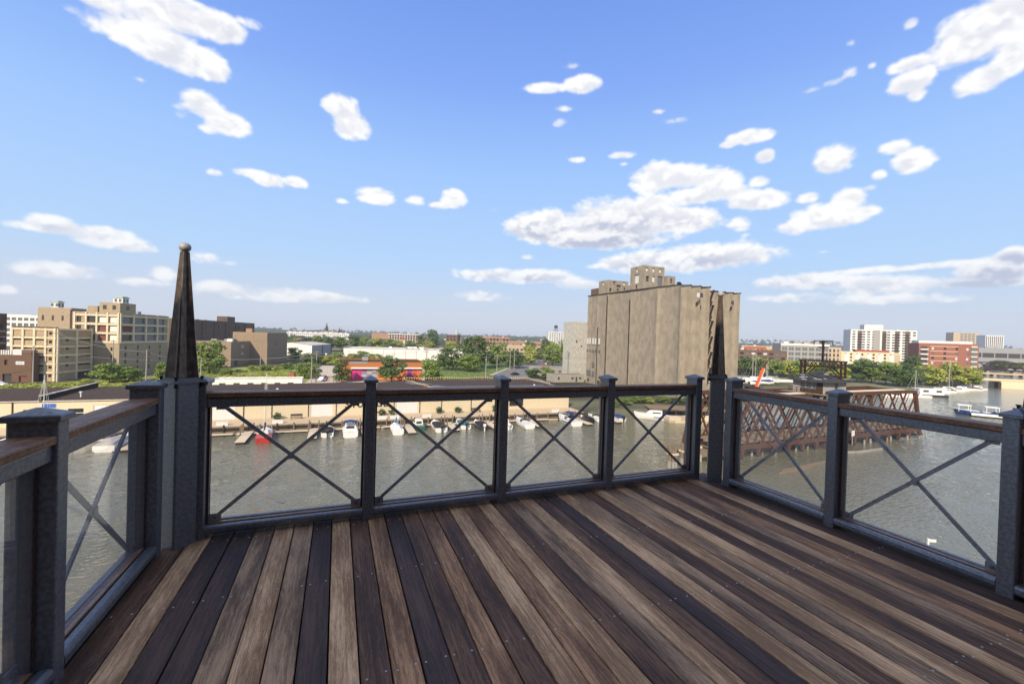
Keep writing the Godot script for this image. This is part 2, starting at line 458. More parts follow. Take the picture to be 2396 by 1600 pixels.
# ---------------------------------------------------------------- the deck we stand on
func make_deck() -> void:
	var deck := Node3D.new()
	deck.name = "deck_floor"
	deck.set_meta("kind", "structure")
	add_child(deck)
	var kinds := {
		"T": [lin(0.27, 0.135, 0.055), lin(0.90, 0.56, 0.29), 0.55, 11], "M": [lin(0.14, 0.062, 0.026), lin(0.64, 0.34, 0.155), 0.6, 23],
		"G": [lin(0.12, 0.066, 0.034), lin(0.56, 0.335, 0.175), 0.65, 37], "D": [lin(0.05, 0.022, 0.011), lin(0.26, 0.125, 0.06), 0.55, 41], "P": [lin(0.032, 0.017, 0.012), lin(0.13, 0.066, 0.046), 0.5, 59]}
	for k in kinds:
		for v in 2:
			var key: String = k + str(v)
			wood_texture("wood " + key, kinds[k][0], kinds[k][1], kinds[k][2], kinds[k][3] + 7 * v)
			var m := paint("deck wood " + key, Color.WHITE, 0.7)
			m.albedo_texture = tex["wood " + key]
			m.heightmap_enabled = true
			m.heightmap_texture = tex["wood " + key]
			m.heightmap_scale = 0.12
	var order := "DTPPGTGPTDMPDMDTMTDGTDPTGDTGTDTDGMDTPP"
	var r := RandomNumberGenerator.new()
	r.seed = 4
	var z0 := -3.78
	var z1 := 2.96
	var screws := Shape.new()
	for i in order.length():
		var x0 := -1.0636 + 0.1328 * i
		var lift := r.randf_range(-0.0016, 0.0016)
		var wide := 0.1328 - r.randf_range(0.005, 0.0085)
		var s := Shape.new()
		var shift := Vector2(r.randf() * 0.5, 0.01)
		var prof := [Vector2(0, -0.028), Vector2(0, -0.003), Vector2(0.003, 0), Vector2(wide - 0.003, 0), Vector2(wide, -0.003), Vector2(wide, -0.028)]
		for k in prof.size() - 1:
			var a: Vector2 = prof[k]
			var b: Vector2 = prof[k + 1]
			var n := Vector3(-(b.y - a.y), b.x - a.x, 0)
			var ua := a.x / 0.28 + shift.x
			var ub := b.x / 0.28 + shift.x
			s.quad_uv(Vector3(a.x, a.y, z0), Vector3(b.x, b.y, z0), Vector3(b.x, b.y, z1), Vector3(a.x, a.y, z1), n, [Vector2(ua, shift.y), Vector2(ub, shift.y), Vector2(ub, shift.y + (z1 - z0) / 7.0), Vector2(ua, shift.y + (z1 - z0) / 7.0)])
		s.quad(Vector3(0, 0, z0), Vector3(wide, 0, z0), Vector3(wide, -0.028, z0), Vector3(0, -0.028, z0), Vector3(0, 0, -1))
		s.quad(Vector3(0, 0, z1), Vector3(wide, 0, z1), Vector3(wide, -0.028, z1), Vector3(0, -0.028, z1), Vector3(0, 0, 1))
		s.quad(Vector3(0, -0.028, z0), Vector3(wide, -0.028, z0), Vector3(wide, -0.028, z1), Vector3(0, -0.028, z1), Vector3(0, -1, 0))
		piece(deck, "plank", s.mesh(), mats["deck wood " + order[i] + str(r.randi() % 2)], Vector3(x0, lift, 0))
		for row in [-3.57, -2.80, -1.95, -1.10, -0.25, 0.60]:
			for side in [0.02, wide - 0.02]:
				var p := Vector3(x0 + side + r.randf_range(-0.004, 0.004), lift + 0.0004, row + r.randf_range(-0.012, 0.012))
				screws.lathe(p, [Vector2(0.0052, -0.004), Vector2(0.0052, 0.0), Vector2(0.0030, 0.0012), Vector2(0.0018, -0.0012)], 8)
	var o := piece(deck, "screws", screws.mesh(), mats["screw head"])
	o.set_meta("kind", "stuff")
	var under := Shape.new()
	for row in [-3.57, -2.80, -1.95, -1.10, -0.25, 0.60, 1.45, 2.3]:
		under.box(Vector3(1.44, -0.13, row), Vector3(4.96, 0.18, 0.06))
	under.box(Vector3(-1.08, -0.135, -0.4), Vector3(0.05, 0.21, 6.74)); under.box(Vector3(3.99, -0.135, -0.4), Vector3(0.05, 0.21, 6.74)); under.box(Vector3(1.455, -0.135, -3.80), Vector3(5.12, 0.21, 0.05))
	piece(deck, "joists", under.mesh(), mats["under deck"])
	piece(deck, "membrane", block(Vector3(5.0, 0.04, 6.8)), mats["under deck"], Vector3(1.455, -0.25, -0.42))  # added dark underlay that stops light and view through the plank gaps

# ---------------------------------------------------------------- railings
func make_railings() -> void:
	wood_texture("rail wood", lin(0.10, 0.045, 0.02), lin(0.40, 0.20, 0.09), 0.4, 83)
	var w := paint("rail wood", Color.WHITE, 0.55)
	w.albedo_texture = tex["rail wood"]
	w.uv1_triplanar = true
	w.uv1_scale = Vector3(3.5, 3.5, 3.5)
	worn("batten wood", lin(0.085, 0.045, 0.03), "rough", Vector3(0.2, 0.6, 0.2), 0.8)
	railing("long steel railing with wooden handrail straight across the far end of the deck", Vector3(0, 0, -3.615), 0.0, [-0.888, 0.26, 1.4076, 2.555, 3.70])
	railing("steel railing with wooden handrail along the deck's edge at the picture's right", Vector3(3.84, 0, 0), -90.0, [-3.36, -2.33, -1.30, -0.27, 0.76, 1.79])
	railing("steel railing with wooden handrail along the deck's edge at the picture's left", Vector3(-1.044, 0, 0), 90.0, [-1.79, -0.745, 0.18, 1.265, 2.355, 3.44])

func railing(label: String, at: Vector3, turn: float, posts: Array) -> void:
	var t := thing("railing", label, "railing", at, turn)
	var steel: Material = mats["galvanised steel"]
	var wood: Material = mats["rail wood"]
	var post := Shape.new()
	post.soft_box(Vector3.ZERO, Vector3(1.10, 0.082, 0.16), 0.008, Basis(Vector3(0, 1, 0), Vector3(-1, 0, 0), Vector3(0, 0, 1)))
	var post_mesh := post.mesh()
	var cap := Shape.new()
	var a := Vector3(0.053, 0, 0.092)
	var ring := func(k: float, y: float) -> Array: return [Vector3(-a.x * k, y, -a.z * k), Vector3(a.x * k, y, -a.z * k), Vector3(a.x * k, y, a.z * k), Vector3(-a.x * k, y, a.z * k)]
	cap.loft([ring.call(0.97, 0.0), ring.call(1.0, 0.003), ring.call(1.0, 0.022), ring.call(0.95, 0.027), ring.call(0.12, 0.052)], true)
	var cap_mesh := cap.mesh()
	for x in posts:
		var p := piece(t, "post", post_mesh, steel, Vector3(x, 0.55, -0.08))
		piece(p, "cap", cap_mesh, steel, Vector3(0, 0.549, 0))
	for k in posts.size() - 1:
		var x0: float = posts[k] + 0.0415
		var x1: float = posts[k + 1] - 0.0415
		var m := (x0 + x1) * 0.5
		var l := x1 - x0
		var s := Shape.new()
		s.soft_box(Vector3.ZERO, Vector3(l, 0.068, 0.088), 0.006)
		piece(t, "top_rail", s.mesh(), steel, Vector3(m, 0.969, -0.062))
		s = Shape.new()
		s.soft_box(Vector3.ZERO, Vector3(l, 0.036, 0.148), 0.007)
		piece(t, "handrail", s.mesh(), wood, Vector3(m, 1.0225, -0.078))
		s = Shape.new()
		s.soft_box(Vector3.ZERO, Vector3(l, 0.062, 0.058), 0.018)
		piece(t, "bottom_rail", s.mesh(), steel, Vector3(m, 0.06, -0.029))
		piece(t, "bottom_batten", block(Vector3(l, 0.05, 0.045)), wood, Vector3(m, 0.068, -0.083))
		piece(t, "bottom_flange", block(Vector3(l, 0.07, 0.03)), steel, Vector3(m, 0.065, -0.124))
		for e in [x0 + 0.007, x1 - 0.007]:
			piece(t, "batten", block(Vector3(0.014, 0.838, 0.05)), mats["batten wood"], Vector3(e, 0.514, -0.085))
		piece(t, "glass_pane", block(Vector3(l - 0.03, 0.83, 0.008)), mats["railing glass"], Vector3(m, 0.515, -0.068))
		for q in [[x0 + 0.05, 0.118], [x1 - 0.05, 0.118], [x0 + 0.075, 0.93], [x1 - 0.075, 0.93]]:
			var tab := piece(t, "brace_tab", block(Vector3(0.07, 0.05, 0.008)), steel, Vector3(q[0], q[1], -0.1065))
			var bt := Shape.new()
			bt.lathe(Vector3.ZERO, [Vector2(0.011, -0.006), Vector2(0.011, 0.006), Vector2(0.006, 0.01)], 6)
			piece(tab, "bolt", bt.mesh(), mats["bolt"], Vector3(0, 0, 0.01), Basis(Vector3(1, 0, 0), PI / 2))
		piece(t, "brace_plate", block(Vector3(0.036, 0.036, 0.007)), steel, Vector3(m, 0.525, -0.108))
		piece(t, "brace", bar_mesh(Vector3(x0 + 0.035, 0.105, -0.118), Vector3(x1 - 0.06, 0.945, -0.118), 0.026, 0.012), steel)
		piece(t, "brace", bar_mesh(Vector3(x0 + 0.06, 0.945, -0.133), Vector3(x1 - 0.035, 0.105, -0.133), 0.026, 0.012), steel)

func corner_post(label: String, at: Vector3) -> void:
	var t := thing("finial_post", label, "post", at, 45.0, "spired corner posts of the deck")
	var s := Shape.new()
	s.soft_box(Vector3.ZERO, Vector3(1.42, 0.148, 0.148), 0.012, Basis(Vector3(0, 1, 0), Vector3(-1, 0, 0), Vector3(0, 0, 1)))
	piece(t, "shaft", s.mesh(), mats["galvanised steel"], Vector3(0, 0.41, 0))
	var plate := piece(t, "flange_plate", block(Vector3(0.2, 0.018, 0.2)), mats["galvanised steel"], Vector3(0, 1.13, 0))
	piece(t, "base_plate", block(Vector3(0.165, 0.014, 0.165)), mats["galvanised steel"], Vector3(0, 1.1465, 0))
	for x in [-1, 1]:
		for z in [-1, 1]:
			var b := Shape.new()
			b.lathe(Vector3.ZERO, [Vector2(0.012, -0.042), Vector2(0.012, -0.02), Vector2(0.008, -0.02), Vector2(0.008, 0.02), Vector2(0.013, 0.02), Vector2(0.013, 0.03)], 6)
			piece(plate, "bolt", b.mesh(), mats["bolt"], Vector3(0.082 * x, 0.003, 0.082 * z))
	var sp := Shape.new()
	var rings := []
	for k in 7:
		var f := k / 6.0
		var h := lerpf(0.073, 0.021, pow(f, 0.93))
		var c := h * 0.86
		rings.append([Vector3(-c, f * 0.86, -h), Vector3(0, f * 0.86, -h * 0.72), Vector3(c, f * 0.86, -h), Vector3(h, f * 0.86, -c), Vector3(h * 0.72, f * 0.86, 0), Vector3(h, f * 0.86, c), Vector3(c, f * 0.86, h), Vector3(0, f * 0.86, h * 0.72), Vector3(-c, f * 0.86, h), Vector3(-h, f * 0.86, c), Vector3(-h * 0.72, f * 0.86, 0), Vector3(-h, f * 0.86, -c)])
	sp.loft(rings, true)
	piece(t, "spire", sp.mesh(), mats["dark cast metal"], Vector3(0, 1.154, 0))
	var ball := SphereMesh.new()
	ball.radius = 0.036
	ball.height = 0.066
	ball.radial_segments = 32
	ball.rings = 16
	piece(t, "ball_finial", ball, mats["white cast metal"], Vector3(0, 2.045, 0))

# ---------------------------------------------------------------- the building behind the camera, whose shade lies on the deck
func make_house_behind() -> void:
	worn("our brick", lin(0.30, 0.19, 0.13), "rough", Vector3(1.6, 0.9, 1.6), 0.9)
	worn("our stone", lin(0.42, 0.38, 0.32), "mottle", Vector3(2, 2, 2), 0.85)
	var t := thing("brick_penthouse", "brick rooftop storey behind the deck that shades it", "building", Vector3(0, 0, 3.0))
	var s := Shape.new()
	var holes := []
	for x in [4.0, 9.5, 15.0, 20.5, 26.0]:
		holes.append([x, 0.4, 2.2, 2.1]); holes.append([x, 3.5, 2.2, 1.7])
	s.wall(Transform3D(Basis(Vector3(-1, 0, 0), Vector3(0, 1, 0), Vector3(0, 0, -1)), Vector3(17, 0, 0)), 32.0, 7.06, holes, 0.2)
	s.quad(Vector3(-15, 0, 0), Vector3(-15, 0, 12), Vector3(-15, 7.06, 12), Vector3(-15, 7.06, 0), Vector3(-1, 0, 0)); s.quad(Vector3(17, 0, 0), Vector3(17, 0, 12), Vector3(17, 7.06, 12), Vector3(17, 7.06, 0), Vector3(1, 0, 0))
	s.quad(Vector3(-15, 0, 12), Vector3(17, 0, 12), Vector3(17, 7.06, 12), Vector3(-15, 7.06, 12), Vector3(0, 0, 1)); s.quad(Vector3(-15, 7.06, 0), Vector3(17, 7.06, 0), Vector3(17, 7.06, 12), Vector3(-15, 7.06, 12), Vector3(0, 1, 0))
	piece(t, "wall", s.mesh(), mats["our brick"])
	for q in holes:
		piece(t, "window", block(Vector3(q[2], q[3], 0.03)), mats["pane dark"], Vector3(17 - q[0] - q[2] / 2, q[1] + q[3] / 2, 0.17))
	piece(t, "cornice", block(Vector3(32.3, 0.35, 12.3)), mats["our stone"], Vector3(1, 7.238, 6))
	var b := Shape.new()
	b.box(Vector3(1.45, -10.2, 2.0), Vector3(4.6, 19.6, 10.0)); b.box(Vector3(1, -10.02, 9.5), Vector3(31.8, 20.0, 12.6))
	piece(t, "lower_storeys", b.mesh(), mats["our brick"])

# ---------------------------------------------------------------- river and land
func make_setting() -> void:
	var f := FastNoiseLite.new()
	f.seed = 9
	f.frequency = 1.0
	f.fractal_octaves = 3
	var im := Image.create(512, 512, false, Image.FORMAT_L8)
	for y in 512:
		for x in 512:   # ripples, longer across than along; four-corner blend makes it repeat
			var u := x / 512.0
			var q := y / 512.0
			var s := 0.0
			for k in [[0, 0, (1 - u) * (1 - q)], [1, 0, u * (1 - q)], [0, 1, (1 - u) * q], [1, 1, u * q]]:
				s += k[2] * f.get_noise_2d((u - k[0]) * 13.0 + 50.0, (q - k[1]) * 27.0 + 50.0)
			im.set_pixel(x, y, Color(0.5 + s * 0.6, 0, 0))
	var water := paint("river water", lin(0.140, 0.138, 0.086), 0.03)
	water.metallic_specular = 0.5
	water.heightmap_enabled = true
	water.heightmap_texture = ImageTexture.create_from_image(im)
	water.heightmap_scale = 17.0
	water.uv1_scale = Vector3(1.0 / 17.0, 1.0 / 17.0, 1)
	var sh := Shape.new()
	var g := FastNoiseLite.new()
	g.seed = 21
	g.frequency = 1.0
	g.fractal_octaves = 2
	# near reach: real low waves
	var nx := 250
	var nz := 110
	var hgt := func(x: float, z: float) -> Vector3:
		var edge := clampf(minf(minf(x + 80.0, 240.0 - x) / 10.0, minf(-z - 6.0, z + 130.0) / 8.0), 0.0, 1.0)
		return Vector3(x, (g.get_noise_2d(x * 0.16, z * 0.42) * 0.055 + g.get_noise_2d(x * 0.5 + 30.0, z * 1.1) * 0.03) * edge, z)
	var rows := []
	for j in nz + 1:
		var row := []
		for i in nx + 1:
			row.append(hgt.call(-80.0 + 320.0 * i / nx, -6.0 - 124.0 * j / nz))
		rows.append(row)
	var st := SurfaceTool.new()
	st.begin(Mesh.PRIMITIVE_TRIANGLES)
	for j in nz:
		for i in nx:
			for p in [rows[j][i], rows[j + 1][i + 1], rows[j][i + 1], rows[j][i], rows[j + 1][i], rows[j + 1][i + 1]]:
				st.set_uv(Vector2(p.x, p.z))
				st.set_smooth_group(0)
				st.add_vertex(p)
	for q in [[-900, -130, -80, 60], [240, -130, 1500, 60], [-900, -900, 1500, -130], [-80, -6, 240, 60]]:
		var c := [Vector3(q[0], 0, q[1]), Vector3(q[2], 0, q[1]), Vector3(q[2], 0, q[3]), Vector3(q[0], 0, q[3])]
		for k in [0, 1, 2, 0, 2, 3]:
			st.set_uv(Vector2(c[k].x, c[k].z))
			st.set_smooth_group(-1)
			st.add_vertex(c[k])
	st.generate_normals()
	st.generate_tangents()
	struct("water", st.commit(), water, Vector3(0, WATER, 0))
	worn("ground", lin(0.20, 0.20, 0.12), "broad", Vector3(260, 260, 260), 0.95)
	worn("near ground", lin(0.2, 0.19, 0.17), "rough", Vector3(12, 12, 12), 0.95)
	worn("grass lot", lin(0.42, 0.46, 0.12), "rough", Vector3(26, 26, 26), 0.95)
	worn("lawn", lin(0.22, 0.31, 0.085), "rough", Vector3(30, 30, 30), 0.95)
	worn("pale concrete", lin(0.58, 0.51, 0.42), "mottle", Vector3(9, 9, 9), 0.9)
	worn("asphalt", lin(0.22, 0.215, 0.21), "mottle", Vector3(14, 14, 14), 0.9)
	worn("promenade", lin(0.66, 0.53, 0.36), "fine", Vector3(4.2, 4.2, 4.2), 0.9)
	worn("kerb stone", lin(0.5, 0.47, 0.42), "mottle", Vector3(4, 4, 4), 0.9)
	worn("hill woods", lin(0.07, 0.10, 0.055), "rough", Vector3(120, 60, 120), 0.95)
	# far bank: one sheet to the horizon, its edge dropping into the river
	var edge := [Vector2(-700, -95.6), Vector2(59, -95.6), Vector2(62, -97), Vector2(72, -97.5), Vector2(96, -96), Vector2(114, -99), Vector2(138, -112), Vector2(160, -130), Vector2(176, -136), Vector2(200, -131), Vector2(240, -118), Vector2(318, -126), Vector2(345, -134), Vector2(420, -168), Vector2(560, -226), Vector2(700, -262), Vector2(1200, -340), Vector2(2600, -500), Vector2(5200, -900), Vector2(5200, -6500), Vector2(-4200, -6500), Vector2(-4200, -95.6)]
	var land := Shape.new()
	land.extrude(edge, -3.0, 0.0)
	struct("ground", land.mesh(), mats["ground"], Vector3(0, LAND, 0))
	var near := Shape.new()
	near.extrude([Vector2(-900, -1.0), Vector2(1500, -1.0), Vector2(1500, 900), Vector2(-900, 900)], -3.0, 0.0)
	struct("near_bank_ground", near.mesh(), mats["near ground"], Vector3(0, LAND, 0))
	sheet("quay_pavement", [Vector2(-300, -102.4), Vector2(58.9, -102.4), Vector2(58.9, -95.62), Vector2(-300, -95.62)], 0.02, "promenade")
	sheet("grass_lot", [Vector2(-104, -126), Vector2(-9, -136), Vector2(-9, -214), Vector2(-16, -232), Vector2(-36, -246), Vector2(-62, -236), Vector2(-60, -200), Vector2(-84, -176), Vector2(-104, -172)], 0.012, "grass lot")
	sheet("warehouse_yard", [Vector2(-13, -141), Vector2(44, -141), Vector2(44, -171), Vector2(2, -176), Vector2(1, -256), Vector2(-11, -256), Vector2(-8, -200)], 0.016, "pale concrete")
	sheet("mill_road", [Vector2(-170, -168), Vector2(-80, -160), Vector2(-77, -166), Vector2(-88, -176), Vector2(-170, -182)], 0.03, "asphalt")
	sheet("lawn_field", [Vector2(37, -176), Vector2(72, -198), Vector2(120, -278), Vector2(100, -292), Vector2(46, -262), Vector2(30, -225)], 0.014, "lawn")
	sheet("road", [Vector2(60, -150), Vector2(80, -150), Vector2(90, -196), Vector2(168, -336), Vector2(250, -470), Vector2(430, -760), Vector2(412, -770), Vector2(230, -478), Vector2(140, -312), Vector2(72, -198)], 0.03, "asphalt")
	for k in [[Vector2(69.5, -197), Vector2(138, -312.5), Vector2(228, -479)], [Vector2(92.5, -195), Vector2(170, -335), Vector2(252, -469)]]:
		var s := Shape.new()
		for j in 2:
			s.bar(Vector3(k[j].x, 0.06, k[j].y), Vector3(k[j + 1].x, 0.06, k[j + 1].y), 0.14, 2.0, Vector3(1, 0, 0))
		struct("kerb", s.mesh(), mats["kerb stone"], Vector3(0, LAND, 0))
	var lines := Shape.new()
	for k in 26:
		var p := Vector3(81, 0.045, -199).lerp(Vector3(240, 0.045, -474), k / 26.0)
		lines.bar(p, p + Vector3(0.5, 0, -0.866) * 4.0, 0.012, 0.22, Vector3(1, 0, 0))
	struct("road_marking", lines.mesh(), paint("road paint", lin(0.6, 0.58, 0.5), 0.8), Vector3(0, LAND, 0))
	# low wooded ridge along the horizon
	var ridge := Shape.new()
	var h := FastNoiseLite.new()
	h.frequency = 0.004
	h.seed = 3
	var prev := []
	for k in 181:
		var a := deg_to_rad(-75.0 + k)
		var far := 2600.0
		var top := 7.0 + h.get_noise_1d(k * 40.0) * 9.0 + h.get_noise_1d(k * 310.0) * 4.0
		if k > 95:
			top += 4.0
		var d := Vector3(sin(a), 0, -cos(a))
		var row := [d * (far - 900) + Vector3(0, LAND - 0.5, 0), d * (far - 250) + Vector3(0, top * 0.3 - 9.0, 0), d * far + Vector3(0, top, 0), d * (far + 700) + Vector3(0, LAND - 0.5, 0)]
		if prev:
			for j in 3:
				ridge.quad(prev[j], row[j], row[j + 1], prev[j + 1], Vector3(0, 1, 0))
		prev = row
	struct("hills", ridge.mesh(), mats["hill woods"])

func sheet(called: String, poly: Array, up: float, material: String) -> void:
	var s := Shape.new()
	s.extrude(poly, -0.1, up)
	struct(called, s.mesh(), mats[material], Vector3(0, LAND, 0))

# ---------------------------------------------------------------- buildings
func building_materials() -> void:
	worn("cream wall", lin(0.74, 0.64, 0.45), "fine", Vector3(7, 3, 7), 0.85)
	worn("white panel", lin(0.86, 0.84, 0.79), "fine", Vector3(9, 5, 9), 0.75)
	worn("white door", lin(0.82, 0.81, 0.78), "fine", Vector3(5, 5, 5), 0.6)
	worn("dark roof", lin(0.115, 0.082, 0.068), "rough", Vector3(11, 11, 4), 0.95)
	worn("grey membrane", lin(0.17, 0.18, 0.20), "mottle", Vector3(9, 9, 9), 0.7)
	worn("pale tan brick", lin(0.86, 0.65, 0.42), "speck", Vector3(15, 8, 15), 0.92)  # one tan brick colour for all faces of the framed mill
	worn("old brick", lin(0.78, 0.62, 0.43), "speck", Vector3(17, 9, 17), 0.92)
	worn("brown brick", lin(0.30, 0.19, 0.13), "speck", Vector3(13, 7, 13), 0.92)
	worn("dark brick", lin(0.27, 0.195, 0.14), "speck", Vector3(18, 9, 18), 0.92)
	worn("soot brick", lin(0.60, 0.46, 0.32), "speck", Vector3(16, 8, 16), 0.92)
	worn("concrete frame", lin(0.78, 0.67, 0.48), "mottle", Vector3(5, 5, 5), 0.9)
	worn("brown sheet metal", lin(0.135, 0.06, 0.042), "mottle", Vector3(2.4, 9, 2.4), 0.7)
	worn("stained concrete", lin(0.305, 0.265, 0.212), "stain", Vector3(30, 60, 30), 0.92)
	worn("pale stained concrete", lin(0.48, 0.47, 0.42), "stain", Vector3(14, 30, 14), 0.92)
	worn("red brick", lin(0.33, 0.135, 0.09), "fine", Vector3(4, 2, 4), 0.9)
	worn("orange brick", lin(0.42, 0.25, 0.16), "fine", Vector3(5, 3, 5), 0.9)
	worn("tan render", lin(0.56, 0.44, 0.30), "fine", Vector3(6, 6, 6), 0.9)
	worn("grey render", lin(0.38, 0.36, 0.335), "fine", Vector3(7, 7, 7), 0.9)
	worn("white render", lin(0.78, 0.77, 0.74), "fine", Vector3(8, 8, 8), 0.85)
	worn("grey metal wall", lin(0.30, 0.31, 0.33), "fine", Vector3(3, 9, 3), 0.6)
	worn("orange paint", lin(0.46, 0.165, 0.05), "fine", Vector3(6, 6, 6), 0.8)
	worn("copper green", lin(0.42, 0.55, 0.48), "mottle", Vector3(3, 3, 3), 0.8)
	worn("flat roof", lin(0.22, 0.205, 0.185), "mottle", Vector3(16, 16, 16), 0.9)
	worn("pale roof", lin(0.62, 0.58, 0.52), "mottle", Vector3(16, 16, 16), 0.9)
	worn("roof tiles", lin(0.42, 0.12, 0.06), "fine", Vector3(5, 5, 5), 0.85)
	worn("slate", lin(0.10, 0.10, 0.105), "speck", Vector3(3, 1.2, 3), 0.85)
	worn("rust", lin(0.165, 0.08, 0.053), "rough", Vector3(2.5, 2.5, 2.5), 0.85, 0.1)
	worn("dark rust", lin(0.075, 0.042, 0.032), "rough", Vector3(2, 2, 2), 0.85, 0.1)
	worn("old timber", lin(0.36, 0.28, 0.19), "rough", Vector3(1.6, 0.6, 1.6), 0.95)
	worn("pale timber", lin(0.74, 0.64, 0.48), "fine", Vector3(1.2, 1.2, 1.2), 0.9)
	worn("dark timber", lin(0.085, 0.066, 0.05), "rough", Vector3(1.5, 1.0, 1.5), 0.95)
	worn("peeling white paint", lin(0.66, 0.62, 0.56), "speck", Vector3(1.6, 3.2, 1.6), 0.9)
	worn("peeling brown boards", lin(0.14, 0.09, 0.075), "speck", Vector3(2, 1.2, 2), 0.9)
	paint("pane dark", lin(0.022, 0.024, 0.027), 0.12)
	paint("pane and void shade", lin(0.055, 0.05, 0.046), 0.3)  # dark sheet for dirty panes; in open voids its colour stands for inner shade
	paint("pane grey", lin(0.12, 0.14, 0.16), 0.22)
	paint("pane pale", lin(0.55, 0.56, 0.55), 0.4)
	paint("board red", lin(0.16, 0.055, 0.04), 0.8)
	paint("board white", lin(0.75, 0.70, 0.60), 0.8)

# Local axes: front face in z = 0 looking along +z, x from -w/2 to w/2, depth d behind it. holes on a face: [x from its left end, y, w, h, material]
func building(called: String, label: String, category: String, at: Vector3, turn: float, w: float, d: float, h: float, wall_mat: String, roof_mat: String, front: Array, right := [], group := "", left := [], deep := 0.45) -> Node3D:
	var t := thing(called, label, category, at, turn, group)
	var s := Shape.new()
	var faces := [[Transform3D(Basis(), Vector3(-w / 2, 0, 0)), w, front], [Transform3D(Basis(Vector3(0, 0, -1), Vector3(0, 1, 0), Vector3(1, 0, 0)), Vector3(w / 2, 0, 0)), d, right], [Transform3D(Basis(Vector3(0, 0, 1), Vector3(0, 1, 0), Vector3(-1, 0, 0)), Vector3(-w / 2, 0, -d)), d, left], [Transform3D(Basis(Vector3(-1, 0, 0), Vector3(0, 1, 0), Vector3(0, 0, -1)), Vector3(w / 2, 0, -d)), w, []]]
	for f in faces:
		s.wall(f[0], f[1], h, f[2], deep)
	# parapet inside and roof below its top
	var p := minf(0.35, h * 0.08)
	for q in [[Vector3(-w / 2, h, 0), Vector3(w / 2, h, 0), Vector3(0, 0, -0.3)], [Vector3(-w / 2, h, -d), Vector3(w / 2, h, -d), Vector3(0, 0, 0.3)], [Vector3(-w / 2, h, 0), Vector3(-w / 2, h, -d), Vector3(0.3, 0, 0)], [Vector3(w / 2, h, 0), Vector3(w / 2, h, -d), Vector3(-0.3, 0, 0)]]:
		s.quad(q[0], q[1], q[1] + q[2], q[0] + q[2], Vector3.UP)
		s.quad(q[0] + q[2], q[1] + q[2], q[1] + q[2] - Vector3(0, p, 0), q[0] + q[2] - Vector3(0, p, 0), q[2])
	piece(t, "wall", s.mesh(), mats[wall_mat])
	piece(t, "roof", block(Vector3(w - 0.62, 0.1, d - 0.62)), mats[roof_mat], Vector3(0, h - p + 0.02, -d / 2))
	if w > 18.0 and h > 6.0:
		for k in 4:
			strip(t, "roof_unit", Vector3(rng.randf_range(1.2, 3.4), rng.randf_range(0.8, 1.9), rng.randf_range(1.2, 2.6)), Vector3(rng.randf_range(-0.42, 0.42) * w, h + 0.3, rng.randf_range(-0.85, -0.15) * d), ["grey render", "white render", "grey metal wall"][k % 3])
	for f in faces:
		var x: Transform3D = f[0]
		for q in f[2]:
			if q.size() > 4 and q[4] == "pane dark" and rng.randf() < 0.3:
				q[4] = "pane pale" if rng.randf() < 0.25 else "pane grey"
			piece(t, q[5] if q.size() > 5 else "window", block(Vector3(q[2], q[3], 0.08)), mats[q[4] if q.size() > 4 else "pane dark"], x * Vector3(q[0] + q[2] / 2, q[1] + q[3] / 2, 0.03 - deep), x.basis)
	return t

func grid(x0: float, y0: float, nx: int, ny: int, dx: float, dy: float, w: float, h: float, material := "pane dark", skip := 0.0, other := "") -> Array:
	var out := []
	for j in ny:
		for i in nx:
			if skip > 0.0 and rng.randf() < skip:
				if other == "":
					continue
				out.append([x0 + i * dx, y0 + j * dy, w, h, other])
				continue
			out.append([x0 + i * dx, y0 + j * dy, w, h, material])
	return out

func strip(t: Node3D, called: String, size: Vector3, at: Vector3, material: String) -> MeshInstance3D:
	return piece(t, called, block(size), mats[material], at)

func from_corner(c: Vector3, turn: float, w: float) -> Vector3:   # a building given by the edge between its front and right faces
	return c - Basis(Vector3.UP, deg_to_rad(turn)).x * (w / 2)

